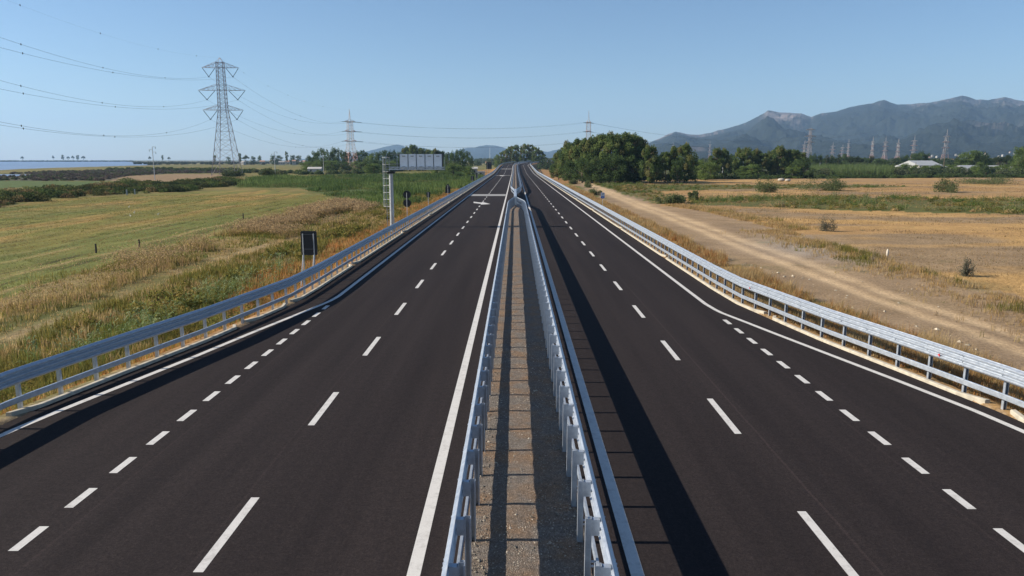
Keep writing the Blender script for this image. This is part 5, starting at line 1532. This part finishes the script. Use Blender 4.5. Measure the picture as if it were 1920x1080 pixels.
# ------------------------------------------------------------------ mountains
def mtn_mat():
    m, t, b = mat('mountain')
    a = t.nodes.new('ShaderNodeVertexColor'); a.layer_name = 'Col'
    p = geo_pos(t)
    n = noise_node(t, .02, 6, .7, p); r = ramp(t, n.outputs[0], [(.3, (.65,) * 3), (.7, (1.3,) * 3)])
    t.links.new(mul(t, a.outputs[0], r.outputs[0]), b.inputs['Base Color']); b.inputs['Roughness'].default_value = 1; b.inputs['Specular IOR Level'].default_value = 0
    bump(t, n.outputs[0], b, .8, 25)
    return m
M_MTN = mtn_mat()
def range_(name, sil, D0, D1, px0, px1, ncol, nrow, rough, rock, z0):
    px = np.linspace(px0, px1, ncol)
    sx, sy = zip(*sil); py = np.interp(px, sx, sy)
    py = py + (fbm(px / 9, px * 0, 4, 131) - .5) * 1.6
    t = np.concatenate([np.linspace(0, 1, nrow), [1.12, 1.35]])
    X = np.zeros((ncol, len(t))); Y = X.copy(); Z = X.copy(); C = np.zeros(X.shape + (3,))
    for i in range(ncol):
        top = W(px[i], py[i], D1); d = ray(px[i], 300); az = d[0] / d[1]
        Yv = D0 + (D1 - D0) * t
        prof = np.where(t <= 1, t ** 1.55, 1 - (t - 1) * 2.2)
        X[i] = az * Yv; Y[i] = Yv; Z[i] = z0 + (top[2] - z0) * prof
    amp = rough * np.sin(np.pi * np.clip(t, 0, 1)) ** 1.15 * (Z - z0).max(1, keepdims=True) / (Z.max() - z0)
    # spurs and gullies running down from the crest, with side ravines
    sx = X / 520 + (fbm(X / 900, Y / 900, 3, 141) - .5) * 2.4
    rg = 1 - np.abs(2 * fbm(sx, Y / 2600, 2, 142) - 1) * 1.8
    r2 = 1 - np.abs(2 * fbm(X / 260, Y / 330, 4, 143) - 1) * 2
    r3 = 1 - np.abs(2 * fbm(X / 110, Y / 150, 4, 144) - 1) * 2
    dz = amp * (rg * 1.0 + r2 * .5 + r3 * .22 - .6)
    Z = Z + dz
    Z = np.maximum(Z, z0)
    # keep every slope below the sight line to the crest
    veg = np.array((.019, .024, .020)); rk = np.array((.165, .138, .13))
    hh = (Z - z0) / (Z.max() - z0)
    PXG = np.repeat(px[:, None], len(t), 1); nz = fbm(PXG / 9, Z / 45, 4, 151) * .55 + fbm(PXG / 2.5, Z / 60, 3, 153) * .45
    f = rock(np.repeat(px[:, None], len(t), 1), t[None] + 0 * X, nz)
    C = veg * (1 - f[..., None]) + rk * f[..., None]
    C = C * (.8 + .45 * fbm(X / 400, Y / 400, 4, 155))[..., None]
    V = np.stack([X, Y, Z], -1).reshape(-1, 3); n, c = X.shape; ii = np.arange(n * c).reshape(n, c)
    F = np.stack([ii[:-1, :-1], ii[1:, :-1], ii[1:, 1:], ii[:-1, 1:]], -1).reshape(-1, 4)
    tag(link(name, new_mesh(name, V, [F], C.reshape(-1, 3), True), M_MTN), kind='structure')
SIL = [(1150, 297), (1180, 285), (1210, 270), (1235, 260), (1250, 252), (1265, 246.5), (1280, 250), (1295, 252.5), (1310, 252), (1329, 249), (1345, 244), (1363, 240), (1380, 235), (1398, 228), (1415, 219), (1428, 212), (1434, 207), (1442, 207.5), (1452, 210), (1462, 211), (1480, 212), (1496, 212.3), (1506, 216), (1516, 219), (1526, 215), (1535, 212), (1548, 211), (1562, 209), (1575, 204), (1588, 200), (1606, 197), (1624, 194), (1637, 190), (1648, 187), (1660, 192), (1673, 195.5), (1697, 195.5), (1715, 193.5), (1733, 192.5), (1750, 189), (1769, 185), (1780, 182), (1790, 179), (1803, 182), (1817, 186.5), (1841, 187.5), (1856, 184.5), (1870, 182), (1880, 184), (1889, 186.5), (1905, 189), (1920, 193.5), (1980, 205), (2060, 200), (2200, 225), (2400, 260)]
def rock_main(px, t, nz):
    lo = fbm(px / 38, px * 0 + 3, 2, 161)
    f = sstep(.50, .64, nz + (t - .93) * .9 + (lo - .5) * .7) * sstep(.6, .85, t) * .75
    f = np.maximum(f, sstep(.36, .52, nz) * sstep(.76, .84, t) * np.exp(-((px - 1468) / 40) ** 4) * 1.0)
    f = np.maximum(f, sstep(.50, .58, nz) * np.exp(-((px - 1868) / 45) ** 2 - ((t - .40) / .07) ** 2) * 1.1)
    f = np.maximum(f, sstep(.42, .55, nz) * np.exp(-((px - 1868) / 26) ** 2) * sstep(.62, .8, t) * .8)
    f = np.maximum(f, sstep(.42, .55, nz) * np.exp(-((px - 1795) / 20) ** 2) * sstep(.8, .9, t) * .8)
    f = np.maximum(f, np.exp(-((px - 1305) / 14) ** 2 - ((t - .30) / .05) ** 2) * .9)
    return np.clip(f, 0, 1) * sstep(1.2, 1.0, t) * .9
range_('mountain', SIL, 2700, 7200, 1150, 2400, 900, 170, 150, rock_main, ZR)
SIL2 = [(560, 298), (640, 296), (672, 289), (696, 281.5), (712, 278), (727, 274), (737, 272.5), (747, 271), (755, 273.5), (762, 276), (772, 276), (781, 277), (789, 276.5), (797, 277.5), (806, 282), (830, 290), (850, 286), (860, 281), (871, 278), (880, 276.5), (889, 277.5), (900, 274), (913, 271.8), (922, 272.5), (932, 273.6), (943, 276.5), (951, 278.5), (975, 284), (1000, 286), (1014, 282.5), (1027, 285), (1038, 282), (1051, 278.5), (1067, 274), (1090, 268), (1120, 264), (1150, 268), (1180, 274), (1210, 280), (1260, 292)]
range_('hills', SIL2, 7600, 10500, 560, 1260, 500, 60, 45, lambda px, t, nz: nz * 0, ZR)

# ------------------------------------------------------------------ air
def haze():
    m = bpy.data.materials.new('haze_air'); m.use_nodes = True
    t = m.node_tree; t.nodes.clear()
    o = t.nodes.new('ShaderNodeOutputMaterial'); v = t.nodes.new('ShaderNodeVolumePrincipled')
    v.inputs['Color'].default_value = (.42, .655, .97, 1); v.inputs['Density'].default_value = 6.6e-5; v.inputs['Anisotropy'].default_value = .1
    t.links.new(v.outputs[0], o.inputs['Volume'])
    MB().box(-12500, 15500, -400, 15200, -4, 1100)
    o2 = MB().box(-13000, 16000, -400, 15500, -4, 900).build('haze', m)
    tag(o2, 'thin blue summer haze over the plain', None, None, 'stuff')
haze()
